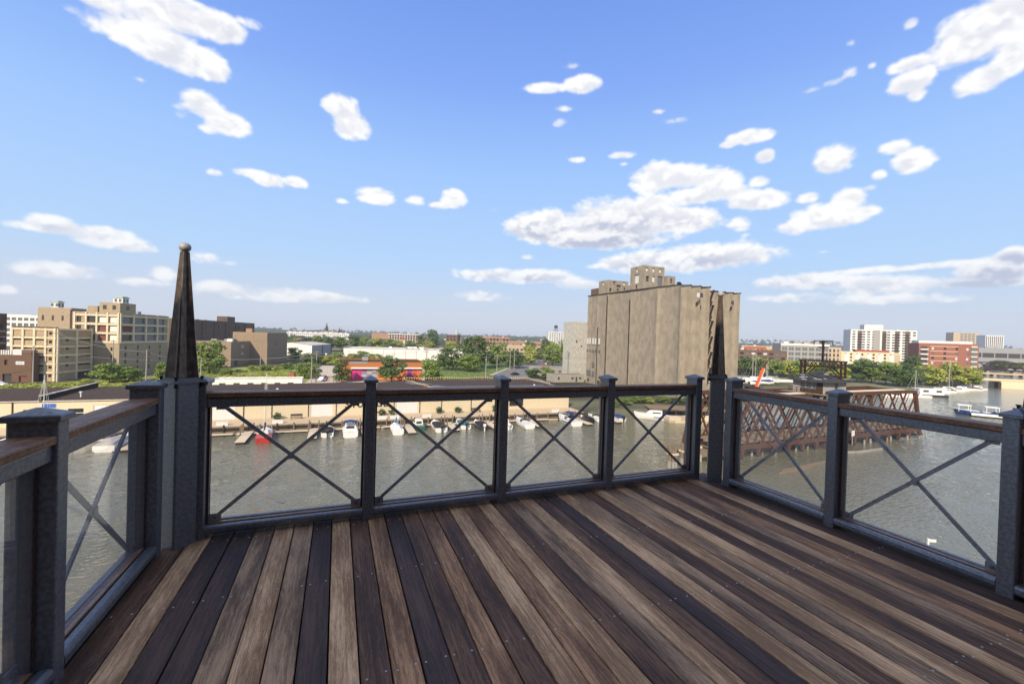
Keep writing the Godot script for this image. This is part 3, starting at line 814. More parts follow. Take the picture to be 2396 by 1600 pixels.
func make_storage() -> void:
	var t := thing("storage_shed", "long cream quayside shed with brown-black roof lettered STORAGE", "warehouse", Vector3(0, LAND, -102.5))
	var x0 := -92.0
	var x1 := 58.5
	var h := 4.55
	var doors := [[-41.4, 4.6], [-23.2, 4.2], [-5.0, 4.4], [13.0, 4.9]]
	var holes := []
	for q in doors:
		holes.append([q[0] - x0, 0.05, q[1], 3.55])
	for q in [[-51.0, 1.6], [-48.2, 1.6], [-45.0, 2.2]]:
		holes.append([q[0] - x0, 1.5, q[1], 1.6])
	holes.append([41.2 - x0, 0.9, 3.9, 2.5])
	var s := Shape.new()
	s.wall(Transform3D(Basis(), Vector3(x0, 0, 0)), x1 - x0, h, holes, 0.22)
	var back := func(x: float) -> float: return lerpf(-16.5, -28.5, (x - x0) / (x1 - x0))
	s.quad(Vector3(x1, 0, 0), Vector3(x1, 0, back.call(x1)), Vector3(x1, h, back.call(x1)), Vector3(x1, h, 0), Vector3(1, 0, 0)); s.quad(Vector3(x0, 0, 0), Vector3(x0, 0, back.call(x0)), Vector3(x0, h, back.call(x0)), Vector3(x0, h, 0), Vector3(-1, 0, 0))
	s.quad(Vector3(x0, 0, back.call(x0)), Vector3(x1, 0, back.call(x1)), Vector3(x1, h, back.call(x1)), Vector3(x0, h, back.call(x0)), Vector3(0, 0, -1))
	piece(t, "wall", s.mesh(), mats["cream wall"])
	for k in doors.size():
		var q: Array = doors[k]
		var dr := piece(t, "roller_door", block(Vector3(q[1], 3.55, 0.08)), mats["white door"], Vector3(q[0] + q[1] / 2, 1.83, -0.16))
		for j in 7:
			piece(dr, "door_panel", block(Vector3(q[1] - 0.1, 0.46, 0.03)), mats["white door"], Vector3(0, -1.5 + 0.5 * j, 0.055))
	for k in 3:
		var q: Array = holes[4 + k]
		var wd := piece(t, "window", block(Vector3(q[2], 1.6, 0.06)), mats["pane dark"], Vector3(q[0] + q[2] / 2 + x0, 2.3, -0.15))
		piece(wd, "window_bar", block(Vector3(q[2], 0.09, 0.05)), mats["white door"], Vector3(0, 0, 0.05))
	var dw := piece(t, "shop_window", block(Vector3(3.9, 2.5, 0.06)), mats["pane dark"], Vector3(43.15, 2.15, -0.15))
	piece(dw, "window_bar", block(Vector3(0.1, 2.5, 0.05)), mats["dark timber"], Vector3(0.6, 0, 0.05))
	for x in [-52.4, -33.0, -26.0, -17.5, -12.4, -5.45, 0.1, 12.5, 18.4, 23.6, 31.0, 39.2]:
		strip(t, "downpipe", Vector3(0.14, h - 0.2, 0.12), Vector3(x, h / 2, 0.062), "dark timber")
	strip(t, "eaves_trim", Vector3(x1 - x0 + 0.8, 0.16, 0.3), Vector3((x0 + x1) / 2, h + 0.082, 0.16), "white panel")
	# shallow roof: rises to a ridge 19 m back, in two lengths with a stepped fire wall between
	var r := Shape.new()
	for q in [[x0, -49.0, 0.0], [-48.2, x1, 0.0]]:
		var a: float = q[0]
		var b: float = q[1]
		r.quad(Vector3(a, h + 0.17, 0.4), Vector3(b, h + 0.17, 0.4), Vector3(b, h + 0.45, back.call(b) * 0.55), Vector3(a, h + 0.45, back.call(a) * 0.55), Vector3.UP)
		r.quad(Vector3(a, h + 0.45, back.call(a) * 0.55), Vector3(b, h + 0.45, back.call(b) * 0.55), Vector3(b, h + 0.2, back.call(b) - 0.4), Vector3(a, h + 0.2, back.call(a) - 0.4), Vector3.UP)
	piece(t, "roof", r.mesh(), mats["dark roof"])
	for k in 5:
		var z := -1.6 - 3.9 * k
		var fw := strip(t, "fire_wall", Vector3(0.45, 0.95, 3.9), Vector3(-48.6, h + 0.5 + 0.06 * k, z), "dark timber")
		strip(fw, "coping", Vector3(0.6, 0.1, 3.95), Vector3(0, 0.525, 0), "kerb stone")
	var gm := Shape.new()
	gm.quad(Vector3(23, h + 0.24, -1.4), Vector3(53, h + 0.24, -1.4), Vector3(56, h + 0.42, -10.5), Vector3(27, h + 0.42, -10.5), Vector3.UP)
	gm.quad(Vector3(27, h + 0.42, -10.5), Vector3(23, h + 0.26, -1.4), Vector3(17.5, h + 0.46, -22.0), Vector3(20.5, h + 0.47, -22.0), Vector3.UP)
	piece(t, "membrane_patch", gm.mesh(), mats["grey membrane"])
	for q in [[-36.0, -4.5, 0.9], [9.0, -6.5, 1.5], [-12.0, -5.0, 0.7], [50.5, -5.2, 0.8], [-44.5, -3.0, 0.9]]:
		var v := Shape.new()
		v.lathe(Vector3.ZERO, [Vector2(0.11, 0), Vector2(0.11, q[2]), Vector2(0.3, q[2]), Vector2(0.2, q[2] + 0.16)], 8)
		piece(t, "roof_vent", v.mesh(), mats["white door"], Vector3(q[0], h + 0.15 - q[1] * 0.027, q[1]))
	for k in 9:
		strip(t, "roof_seam", Vector3(0.09, 0.06, 11.0), Vector3(-24.0 + 9.0 * k, h + 0.3, -5.3), "dark roof").rotation.x = 0.021
	var font := SystemFont.new()
	font.font_names = PackedStringArray(["Droid Sans"])
	font.font_weight = 700
	for k in 7:
		var tm := TextMesh.new()
		tm.text = "STORAGE"[k]
		tm.font = font
		tm.font_size = 100
		tm.pixel_size = 0.0205
		tm.depth = 0.05
		piece(t, "letter", tm, paint("sign letters", lin(0.03, 0.035, 0.06), 0.7), Vector3(2.35 + 1.37 * k, 2.5, 0.04))
	strip(t, "sign_panel", Vector3(1.9, 0.85, 0.05), Vector3(-47.6, 3.75, 0.04), "white door")
	var sp := strip(t, "sign_panel", Vector3(1.8, 0.7, 0.04), Vector3(-47.6, 3.75, 0.095), "white door")
	sp.material_override = paint("sign blue", lin(0.03, 0.10, 0.42), 0.6)

func make_mills() -> void:
	var T := -14.0
	# A: reinforced concrete frame with brick infill and dark window bands
	var c := Vector3(-83.0, LAND, -182.0)
	var front := []
	for j in 4:
		for i in 3:
			front.append([0.25 + 3.15 * i, 3.2 + 2.75 * j + 1.45, 2.65, 0.85, "pane and void shade"])
	for j in 6:
		front.append([10.25, 0.9 + 2.7 * j + 0.35, 0.95, 0.95, "pane and void shade"])
	front.append([6.6, 0.1, 2.6, 2.4, "pane and void shade"])
	var right := []
	for j in 4:
		right.append([8.1, 3.0 + 2.75 * j + 1.6, 5.1, 0.75, "pane and void shade"])
		right.append([3.4, 3.0 + 2.75 * j + 1.5, 1.1, 0.85, "pane and void shade"])
	right.append([8.0, 0.1, 5.2, 2.7, "pane and void shade"])
	var a := building("brick_mill", "five-storey brick mill with pale concrete frame and dark window bands", "building", from_corner(c, T, 12.4), T, 12.4, 13.7, 16.8, "pale tan brick", "flat roof", front, right, "old riverside mills")
	for j in 6:
		strip(a, "concrete_beam", Vector3(12.4, 0.55, 0.22), Vector3(0, 2.75 + 2.75 * j, 0.112), "concrete frame")
		strip(a, "concrete_beam", Vector3(0.22, 0.55, 13.5), Vector3(6.312, 2.75 + 2.75 * j, -6.9), "concrete frame")
	for x in [-6.05, -3.05, 0.1, 3.25, 5.75]:
		strip(a, "concrete_column", Vector3(0.6, 16.9, 0.3), Vector3(x, 8.45, 0.157), "concrete frame")
	for z in [-0.35, -7.3, -13.4]:
		strip(a, "concrete_column", Vector3(0.3, 16.9, 0.7), Vector3(6.357, 8.45, z), "concrete frame")
	strip(a, "parapet", Vector3(12.6, 0.5, 0.5), Vector3(0, 17.05, -0.2), "dark brick")
	# brown sheet-metal bay on columns
	var b0 := building("sheet_metal_bay", "windowless brown sheet-metal bay on columns beside concrete-framed mill", "building", Vector3(-80.0, LAND + 3.8, -196.6), T, 4.0, 5.8, 12.8, "brown sheet metal", "flat roof", [], [], "old riverside mills")
	for q in [[-1.7, -0.3], [1.7, -0.3], [1.7, -5.5], [-1.7, -5.5]]:
		strip(b0, "column", Vector3(0.4, 3.85, 0.4), Vector3(q[0], -1.93, q[1]), "concrete frame")
	strip(b0, "downpipe", Vector3(0.3, 11.0, 0.3), Vector3(2.16, 6.3, -4.6), "brown sheet metal")
	# B: the tallest mill, with stair tower and white cupolas
	c = Vector3(-71.6, LAND, -193.9)
	front = []
	var kinds := ["board red", "board red", "board white", "pane and void shade", "board red", "board white", "pane and void shade", "board white", "board white"]
	for j in 3:
		for i in 3:
			front.append([14.8 + 3.4 * i, 13.0 + 3.15 * j, 2.75, 2.2, kinds[(j * 3 + i) % 9]])
		front.append([11.4, 13.0 + 3.15 * j, 1.5, 2.0, "pane and void shade"])
	for q in [[2.2, 19.3], [5.3, 19.3], [8.4, 19.3]]:
		front.append([q[0], q[1], 0.6, 1.6, "pane and void shade"])
	for j in 3:
		front.append([22.2, 3.6 + 2.9 * j, 0.8, 1.3, "pane and void shade"])
	right = []
	var rk := ["pane and void shade", "pane grey", "pane grey", "pane grey", "board red", "pane grey", "pane grey", "pane grey", "pane grey", "pane dark", "pane grey", "pane grey"]
	for j in 3:
		for i in 4:
			right.append([0.9 + 6.5 * i, 13.0 + 3.15 * j, 5.2 - (1.6 if i == 3 else 0.0), 2.2, rk[j * 4 + i]])
	for j in 4:
		for i in 4:
			right.append([2.6 + 6.2 * i, 2.2 + 2.5 * j, 0.9, 1.4, "pane and void shade"])
	var b := building("brick_mill", "tallest brick mill with stair tower and two white cupolas", "building", from_corner(c, T, 25.0), T, 25.0, 26.5, 22.9, "old brick", "flat roof", front, right, "old riverside mills")
	for j in 4:
		strip(b, "concrete_beam", Vector3(14.0, 0.6, 0.2), Vector3(5.4, 12.4 + 3.15 * j, 0.102), "concrete frame")
		strip(b, "concrete_beam", Vector3(0.2, 0.6, 26.3), Vector3(12.602, 12.4 + 3.15 * j, -13.2), "concrete frame")
	for x in [-1.6, 1.95, 5.3, 8.7, 12.1]:
		strip(b, "concrete_column", Vector3(0.55, 10.4, 0.26), Vector3(x, 17.6, 0.135), "concrete frame")
	for z in [-0.4, -6.6, -13.1, -19.6, -26.0]:
		strip(b, "concrete_column", Vector3(0.26, 10.4, 0.7), Vector3(12.635, 17.6, z), "concrete frame")
	var lb := Shape.new()
	lb.box(Vector3(-7.6, 11.65, 0.28), Vector3(9.8, 23.5, 0.6)); lb.box(Vector3(-7.6, 23.55, -3.0), Vector3(10.0, 0.9, 6.4))
	piece(b, "stair_block", lb.mesh(), mats["old brick"])
	for x in [-10.9, -7.9, -4.9]:
		strip(b, "slit_window", Vector3(0.55, 1.7, 0.08), Vector3(x, 20.4, 0.62), "pane and void shade")
	strip(b, "roof_house", Vector3(3.2, 2.2, 4.0), Vector3(2.8, 24.0, -3.4), "old brick")
	var tw := strip(b, "stair_tower", Vector3(6.5, 3.6, 7.7), Vector3(9.27, 24.65, -3.83), "old brick")
	for q in [[-1.6, 0], [1.4, 0]]:
		strip(tw, "tower_window", Vector3(1.1, 1.5, 0.1), Vector3(q[0], 0.1, 3.86), "pane and void shade")
	strip(tw, "tower_window", Vector3(0.1, 1.5, 1.3), Vector3(3.26, 0.1, 0.2), "pane and void shade")
	for q in [[tw, Vector3(1.2, 1.8, 0.4), 3.0], [b, Vector3(-9.0, 24.0, -2.5), 2.2]]:
		var cu := strip(q[0], "cupola", Vector3(q[2], 1.9, q[2]), q[1] + Vector3(0, 0.95, 0), "white render")
		strip(cu, "cupola_roof", Vector3(q[2] + 0.5, 0.25, q[2] + 0.5), Vector3(0, 1.08, 0), "copper green")
		strip(cu, "cupola_cap", Vector3(q[2] - 0.4, 0.25, q[2] - 0.4), Vector3(0, 1.33, 0), "copper green")
		for k in [-0.7, 0.7]:
			strip(cu, "louvre", Vector3(0.8, 1.1, 0.06), Vector3(k, 0, q[2] / 2 + 0.02), "pane grey")
			strip(cu, "louvre", Vector3(0.06, 1.1, 0.8), Vector3(q[2] / 2 + 0.02, 0, k), "pane grey")
	# C: long dark malt house with pilasters
	c = Vector3(-88.6, LAND, -305.3)
	right = []
	for i in 7:
		for j in 4:
			right.append([4.0 + 14.6 * i, 4.0 + 4.8 * j, 2.0, 2.2, "pane and void shade"])
	var m := building("brick_mill", "long dark brick malt house with tall pilasters behind the spired post", "building", from_corner(c, T, 20), T, 20.0, 104.0, 23.6, "dark brick", "flat roof", [[14, 16, 2, 3, "pane and void shade"]], right, "old riverside mills")
	for i in 8:
		strip(m, "pilaster", Vector3(0.5, 23.3, 1.2), Vector3(10.252, 11.65, -0.8 - 14.6 * i), "brown brick")
	var mt := strip(m, "roof_house", Vector3(7.0, 4.0, 11.0), Vector3(6.0, 25.3, -68.0), "dark brick")
	strip(mt, "tower_window", Vector3(1.2, 1.5, 0.1), Vector3(1.5, 0, 5.52), "pane and void shade")
	# D: lower dark brick block with a lit gable
	c = Vector3(-48.1, LAND, -246.9)
	var d := building("brick_mill", "low square brick store with pale sunlit front and boarded openings", "building", from_corner(c, T, 20), T, 20.0, 24.0, 12.2, "soot brick", "flat roof", [[7.5, 7.5, 1.0, 1.2, "pane and void shade"], [15.0, 7.8, 0.9, 1.1, "pane and void shade"]], [], "old riverside mills")
	for q in [[-11.3, 9.6, 3.0, 1.6, "pale stained concrete"], [-11.3, 5.9, 3.0, 1.2, "pale stained concrete"], [-5.0, 1.3, 2.6, 2.6, "pane and void shade"]]:
		strip(d, "boarded_opening", Vector3(0.12, q[3], q[2]), Vector3(10.14, q[1], q[0]), q[4])
	for x in [-5.2, 5.0]:
		strip(d, "downpipe", Vector3(0.3, 11.0, 0.25), Vector3(x, 6.0, 0.13), "dark brick")
	c = Vector3(-34.9, LAND, -264.2)
	var e := building("brick_mill", "blank dark brick block rising behind the low square store", "building", from_corner(c, T, 17.2), T, 17.2, 28.4, 17.0, "soot brick", "flat roof", [], [[10.0, 10.0, 0.8, 2.0, "pane and void shade"]], "old riverside mills")
	var sk := Shape.new()
	sk.wall(Transform3D(Basis(), Vector3(-8.55, 12.3, 0.1)), 17.1, 4.7, [[1.4, 1.2, 0.6, 1.7], [5.8, 1.2, 0.6, 1.7], [10.2, 1.2, 0.6, 1.7], [14.4, 1.2, 0.6, 1.7]], 0.1)
	piece(e, "window_storey", sk.mesh(), mats["soot brick"])
	strip(e, "chimney", Vector3(3.0, 2.2, 2.0), Vector3(-2.0, 17.9, -4.0), "orange brick")
	# dark brick blocks at the left edge
	var l0 := building("brick_mill", "dark brick mill cut by the picture's left edge, ivy on its corner", "building", Vector3(-119.0, LAND, -191.0), T, 20.0, 15.0, 21.3, "brown brick", "flat roof", grid(1, 4, 4, 4, 4.6, 4.0, 2.6, 1.6, "pane and void shade"), grid(2, 4, 3, 4, 4.6, 4.0, 2.6, 1.6, "pane and void shade"), "old riverside mills")
	for j in 4:
		strip(l0, "concrete_beam", Vector3(0.24, 0.6, 14.8), Vector3(10.12, 3.2 + 4.0 * j, -7.5), "grey render")
	var l1 := building("brick_workshop", "small brown brick workshop with garage door and white roof hut", "building", Vector3(-92.3, LAND, -181.0), T, 9.4, 2.4, 8.4, "brown brick", "flat roof", [[2.0, 5.2, 0.9, 1.6, "pane and void shade"], [1.6, 0.1, 2.4, 2.4, "pane and void shade", "garage_door"], [6.0, 0.1, 2.2, 1.8, "board red", "garage_door"]])
	strip(l1, "roof_hut", Vector3(2.4, 1.7, 2.0), Vector3(0.6, 9.1, -1.1), "white render")
	strip(l1, "roof_hut", Vector3(2.6, 1.6, 2.0), Vector3(3.2, 9.05, -1.1), "brown sheet metal")
	for k in 6:
		strip(l1, "stair_slat", Vector3(0.35, 1.6, 0.2), Vector3(-4.4 + 0.62 * k, 9.0, -0.4), "white render")
	var sg := strip(l1, "sign_board", Vector3(2.3, 0.95, 0.08), Vector3(1.6, 5.9, 0.06), "white panel")
	for k in 5:
		strip(sg, "sign_letter", Vector3(0.24, 0.36, 0.03), Vector3(-0.8 + 0.4 * k, 0.0, 0.05), "pane grey").material_override = paint("sign blue", lin(0.03, 0.1, 0.42), 0.6)

func make_middle_ground() -> void:
	# white steel shed; shade of the long side is put into its grey colour
	var T := -14.0
	var c := Vector3(-17.5, LAND, -355.3)
	var t := thing("steel_shed", "white steel shed with shaded side coloured grey behind the dark brick block", "warehouse", from_corner(c, T, 30.0), T)
	var s := Shape.new()
	var p := [Vector3(-15, 0, 0), Vector3(15, 0, 0), Vector3(15, 8, 0), Vector3(0, 9.8, 0), Vector3(-15, 8, 0)]
	var z := Vector3(0, 0, -52)
	for k in [0, 1, 2]:
		s.tri(p[0] + (z if k == 3 else Vector3.ZERO), p[k + 1], p[k + 2], Vector3(0, 0, 1)); s.tri(p[0] + z, p[k + 1] + z, p[k + 2] + z, Vector3(0, 0, -1))
	piece(t, "gable_wall", s.mesh(), mats["white panel"])
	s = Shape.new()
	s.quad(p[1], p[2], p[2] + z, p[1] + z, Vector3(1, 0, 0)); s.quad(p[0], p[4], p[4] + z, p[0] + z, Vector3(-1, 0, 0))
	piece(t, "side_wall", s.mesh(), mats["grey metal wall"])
	s = Shape.new()
	s.quad(p[2] + Vector3(0.3, 0, 0.3), p[3] + Vector3(0, 0.1, 0.3), p[3] + z, p[2] + z, Vector3.UP); s.quad(p[3] + Vector3(0, 0.1, 0.3), p[4] + Vector3(-0.3, 0, 0.3), p[4] + z, p[3] + z, Vector3.UP)
	piece(t, "roof", s.mesh(), mats["pale roof"])
	for k in [-0.4, -26.0, -51.5]:
		strip(t, "corner_trim", Vector3(0.3, 8.0, 0.6), Vector3(15.16, 4.0, k), "slate")
	# long white tilt-up warehouse
	t = building("long_warehouse", "long low white warehouse with vertical joints beyond the orange building", "warehouse", Vector3(60.0, LAND, -312.0), -8.0, 113.0, 46.0, 7.4, "white panel", "pale roof", [])
	for k in 15:
		strip(t, "panel_joint", Vector3(0.22, 7.0, 0.1), Vector3(-53.0 + 7.6 * k, 3.5, 0.06), "grey render")
	for k in 16:
		var w := rng.randf_range(1.2, 4.5)
		strip(t, "roof_plant", Vector3(w, rng.randf_range(0.7, 1.9), rng.randf_range(1.2, 3)), Vector3(rng.randf_range(-30, 54), 7.9, rng.randf_range(-42, -6)), ["white panel", "grey render", "tan render"][k % 3])
	# orange building with a painted shutter wall
	t = building("orange_building", "orange building whose long shutters carry a magenta and orange mural", "building", Vector3(17.0, LAND, -176.6), 0.0, 32.7, 20.0, 7.45, "orange paint", "dark roof", [[4.6, 0.3, 27.0, 4.3, "orange paint", "shutter_wall"]], [], "", [], 0.5)
	strip(t, "lintel", Vector3(27.4, 0.55, 0.7), Vector3(1.75, 4.9, 0.1), "white panel")
	strip(t, "pilaster", Vector3(0.9, 4.8, 0.5), Vector3(15.9, 2.4, 0.25), "pale stained concrete")
	strip(t, "roof_edge", Vector3(32.9, 0.25, 0.3), Vector3(0, 7.58, 0.02), "dark roof")
	strip(t, "grey_painted_band", Vector3(6.4, 0.7, 0.05), Vector3(-9.2, 7.0, 0.03), "grey metal wall")
	var cols := [lin(0.55, 0.03, 0.22), lin(0.5, 0.03, 0.2), lin(0.30, 0.03, 0.2), lin(0.19, 0.2, 0.26), lin(0.36, 0.36, 0.42), lin(0.62, 0.24, 0.04), lin(0.65, 0.27, 0.05), lin(0.62, 0.26, 0.05), lin(0.6, 0.22, 0.05), lin(0.58, 0.2, 0.05), lin(0.52, 0.14, 0.06), lin(0.3, 0.04, 0.24), lin(0.48, 0.1, 0.08), lin(0.6, 0.14, 0.06)]
	for i in 14:
		for j in 4:
			var k := i
			if i in [2, 3, 4] and rng.randf() < 0.5:
				k = 3 + (i + j) % 2
			var o := strip(t, "shutter_panel", Vector3(1.84, 0.98, 0.05), Vector3(-10.9 + 1.93 * i, 0.88 + 1.05 * j, -0.42), "white panel")
			o.material_override = paint("mural %d" % k, cols[k], 0.7)
	for q in [[-1.3, 3.2, 0.9], [-1.3, 2.3, 0.7], [-0.2, 2.3, 0.9], [-1.3, 1.4, 0.8], [-0.3, 1.4, 0.8], [6.0, 1.3, 3.2], [9.6, 1.4, 1.4]]:
		strip(t, "mural_lettering", Vector3(q[2], 0.45, 0.03), Vector3(q[0], q[1], -0.36), "slate")
	building("low_shed", "long low pale shed just behind the storage roof", "shed", Vector3(-22.0, LAND, -150.0), 0.0, 24.0, 7.0, 3.5, "white panel", "pale roof", grid(2, 1.2, 6, 1, 3.6, 1, 1.6, 1.2, "pane grey"))
	var gp := thing("gate_pillar", "rust-red gate pillar beside the car park trees", "pillar", Vector3(-14.5, LAND, -171.5), -14.0)
	strip(gp, "shaft", Vector3(1.5, 3.4, 1.5), Vector3(0, 1.7, 0), "roof tiles")
	strip(gp, "cap", Vector3(1.8, 0.2, 1.8), Vector3(0, 3.502, 0), "flat roof")
	# grain elevator: rows of concrete bins joined into one body
	make_elevator()

func bins(x0: float, z0: float, x1: float, z1: float, count: int, bulge: float) -> Array:   # points of a scalloped wall line, the bulge to the left of the walk
	var out := []
	var a := Vector2(x0, z0)
	var b := Vector2(x1, z1)
	var along := (b - a) / count
	var side := Vector2(along.y, -along.x).normalized()
	for k in count:
		for j in 10:
			var f := j / 10.0
			out.append(a + along * (k + f) + side * bulge * sqrt(maxf(0.0, 1.0 - pow(2.0 * f - 1.0, 2.0))))
	return out

func make_elevator() -> void:
	var t := thing("grain_elevator", "towering stained concrete grain elevator with curved bin walls", "grain elevator", Vector3(103.0, LAND, -110.0))
	var h := 37.2
	var poly := []
	poly.append_array(bins(0.0, 0.0, 12.6, 0.0, 3, 2.0))
	poly.append_array([Vector2(12.6, 0.0), Vector2(12.6, -48.0)])
	poly.append_array(bins(9.0, -52.0, -2.5, -52.0, 2, 0.3))
	poly.append_array(bins(-2.5, -52.0, -2.2, -38.0, 2, 0.2))
	poly.append_array(bins(-2.2, -38.0, -1.6, -24.0, 1, 0.4))
	poly.append_array(bins(-1.6, -24.0, -0.9, -10.0, 1, 0.45))
	poly.append_array(bins(-0.9, -10.0, 0.0, 0.0, 1, 0.8))
	var s := Shape.new()
	s.extrude(poly, 0.0, h)
	piece(t, "bin_walls", s.mesh(), mats["stained concrete"])
	s = Shape.new()
	var rim := []
	for q in poly:
		rim.append(q + (q - Vector2(5, -25)).normalized() * 0.35)
	s.extrude(rim, h + 0.01, h + 0.5)
	piece(t, "rim_slab", s.mesh(), mats["dark timber"])
	# second bank of bins beyond the light gap
	s = Shape.new()
	poly = bins(15.4, -3.0, 30.0, -3.0, 4, 1.7)
	poly.append_array([Vector2(30.0, -3.0), Vector2(30.0, -40.0), Vector2(15.4, -40.0)])
	s.extrude(poly, 0.0, h - 0.6)
	piece(t, "bin_walls", s.mesh(), mats["stained concrete"])
	s = Shape.new()
	rim = []
	for q in poly:
		rim.append(q + (q - Vector2(22, -20)).normalized() * 0.35)
	s.extrude(rim, h - 0.59, h - 0.2)
	piece(t, "rim_slab", s.mesh(), mats["dark timber"])
	s = Shape.new()
	s.box(Vector3(14.0, h / 2 - 1, -7.0), Vector3(2.6, h - 2, 0.4))
	piece(t, "link_wall", s.mesh(), mats["dark brick"])
	for k in 6:
		var y := 5.0 + 5.3 * k
		var f := strip(t, "fire_escape", Vector3(2.3, 0.14, 1.2), Vector3(14.0, y, -1.0), "dark rust")
		piece(f, "stair_flight", bar_mesh(Vector3(-1.0, 0.1, 0.2), Vector3(1.0, 5.2, 0.2), 0.25, 0.8), mats["dark rust"])
		strip(f, "handrail", Vector3(2.3, 0.06, 0.06), Vector3(0, 1.0, 0.58), "dark rust")
		if k > 0:
			strip(t, "gap_window", Vector3(1.0, 1.7, 0.1), Vector3(14.5, y + 1.5, -6.75), "pane pale")
	for q in [[5.6, 34.2, "pane pale"], [7.0, 34.2, "pane and void shade"], [24.5, 33.0, "pane and void shade"]]:
		strip(t, "window", Vector3(1.1, 1.4, 0.16), Vector3(q[0], q[1], 1.86 if q[0] < 10 else -1.34), q[2])
	for q in [[-37.9, 0.26, 36.5], [-23.9, 0.2, 34.0], [-44.2, 0.18, 24.0]]:
		strip(t, "drain_pipe", Vector3(0.3, q[2], q[1]), Vector3(-2.35 if q[0] < -30.0 else -1.85, q[2] / 2, q[0]), "dark rust")
	# windows of the working house at the far end of the long face
	for q in [[-51.2, 16.5, 3.0, 1.0], [-49.4, 16.5, 3.0, 1.0], [-47.0, 16.5, 3.0, 1.0], [-45.2, 16.5, 3.0, 1.0], [-42.4, 16.5, 3.0, 1.0], [-51.2, 13.6, 1.0, 0.9], [-49.2, 13.6, 1.0, 0.9], [-46.8, 13.6, 1.0, 0.9], [-45.0, 13.6, 1.0, 0.9], [-42.2, 13.6, 1.0, 0.9], [-46.5, 7.0, 2.4, 1.5], [-46.5, 3.2, 2.4, 1.5], [-50.6, 3.2, 2.6, 1.2], [-49.0, 3.2, 2.6, 1.2], [-50.0, 0.9, 1.2, 1.2], [-42.0, 0.5, 1.5, 1.8], [-38.5, 0.4, 1.5, 1.8]]:
		strip(t, "window", Vector3(0.3, q[2] * 0.85, q[3] * 0.8), Vector3(-2.55 - (0.0 if q[0] < -38.6 else 0.0), q[1] + q[2] / 2, q[0]), "pane pale" if q[1] > 14.0 else ("pane grey" if q[1] > 1.0 else "pane and void shade"))
	# head houses on the roof
	var hh := building("head_house", "tall ruined concrete head house standing on top of the grain elevator", "tower", Vector3(106.6, LAND + h + 0.5, -127.5), 0.0, 9.5, 7.5, 8.4, "stained concrete", "dark timber", [[1.2, 2.6, 1.4, 2.0, "pane and void shade"], [4.0, 2.6, 1.3, 2.2, "pane pale"], [6.6, 1.4, 2.2, 3.6, "pane grey"], [1.0, 6.3, 1.1, 1.4, "pane pale"], [4.0, 6.3, 1.1, 1.4, "pane pale"], [7.0, 6.3, 1.1, 1.4, "pane pale"]], [], "concrete houses on the elevator roof", [[2.4, 2.2, 2.6, 3.2, "pane pale"], [3.0, 6.3, 1.2, 1.4, "pane pale"], [3.0, 0.2, 1.2, 1.4, "pane and void shade"]])
	var sh2 := building("stair_house", "narrow concrete stair house just right of the tall head house", "tower", Vector3(113.4, LAND + h + 0.5, -126.0), 0.0, 3.6, 6.0, 5.2, "stained concrete", "dark timber", [[1.3, 2.6, 1.0, 1.6, "pane and void shade"]], [], "concrete houses on the elevator roof")
	building("scale_house", "squat concrete house at the far end of the elevator roof", "tower", Vector3(105.8, LAND + h + 0.5, -148.0), 0.0, 10.0, 6.5, 5.3, "stained concrete", "dark timber", [[4.2, 0.4, 2.2, 3.2, "pane and void shade"], [0.8, 0.6, 1.1, 1.5, "pane and void shade"], [7.2, 3.8, 1.3, 1.1, "pane pale"], [2.4, 3.8, 1.3, 1.1, "pane grey"], [7.6, 0.5, 1.3, 1.4, "pane and void shade"]], [], "concrete houses on the elevator roof", [[2.2, 3.6, 1.4, 1.2, "pane pale"]])
	var gl := building("conveyor_gallery", "low concrete gallery along the elevator roof between its houses", "gallery", Vector3(106.6, LAND + h + 0.5, -135.2), 0.0, 6.5, 12.5, 2.2, "stained concrete", "dark timber", [], [], "", [[2, 0.6, 1.4, 1.0, "pane and void shade"], [6.5, 0.6, 1.2, 1.0, "pane and void shade"]])
	building("conveyor_gallery", "dark broken gallery at the far left end of the elevator roof", "gallery", Vector3(103.4, LAND + h + 0.5, -154.8), 0.0, 5.4, 5.5, 2.6, "dark brick", "dark timber", [[1.2, 0.7, 2.8, 1.2, "pane pale"]], [])
	for q in [[110.5, -119.0, "round vent cowl near the corner of the elevator roof"], [105.0, -132.0, "round vent cowl beside the gallery on the elevator roof"]]:
		var v := thing("roof_cowl", q[2], "vent", Vector3(q[0], LAND + h + 0.5, q[1]), 0.0, "cowls on the elevator roof")
		var l := Shape.new()
		l.lathe(Vector3.ZERO, [Vector2(0.35, 0), Vector2(0.35, 1.3), Vector2(0.8, 1.4), Vector2(0.8, 1.8), Vector2(0.3, 2.1)], 10)
		piece(v, "pipe", l.mesh(), mats["dark rust"])
	# pale annex behind its far end, and sheds at its foot
	building("concrete_annex", "pale grey concrete tower standing behind the elevator's left end", "tower", Vector3(104.6, LAND, -174.0), 0.0, 8.4, 9.0, 26.6, "pale stained concrete", "flat roof", [[1.8, 17.0, 0.8, 1.2, "pane and void shade"], [2.0, 1.4, 1.8, 1.6, "pane grey"], [4.4, 15.0, 0.8, 0.8, "pane and void shade"]])
	building("low_office", "low whitewashed shed with small windows at the elevator's foot", "shed", Vector3(93.0, LAND, -163.0), 0.0, 15.0, 7.0, 3.4, "peeling white paint", "flat roof", [[2, 1.1, 0.9, 1.1, "pane dark"], [8.5, 1.2, 1.3, 0.9, "pane and void shade"], [10.6, 0.1, 1.0, 2.1, "pane and void shade", "door"], [12.4, 1.2, 1.2, 0.9, "pane and void shade"]])
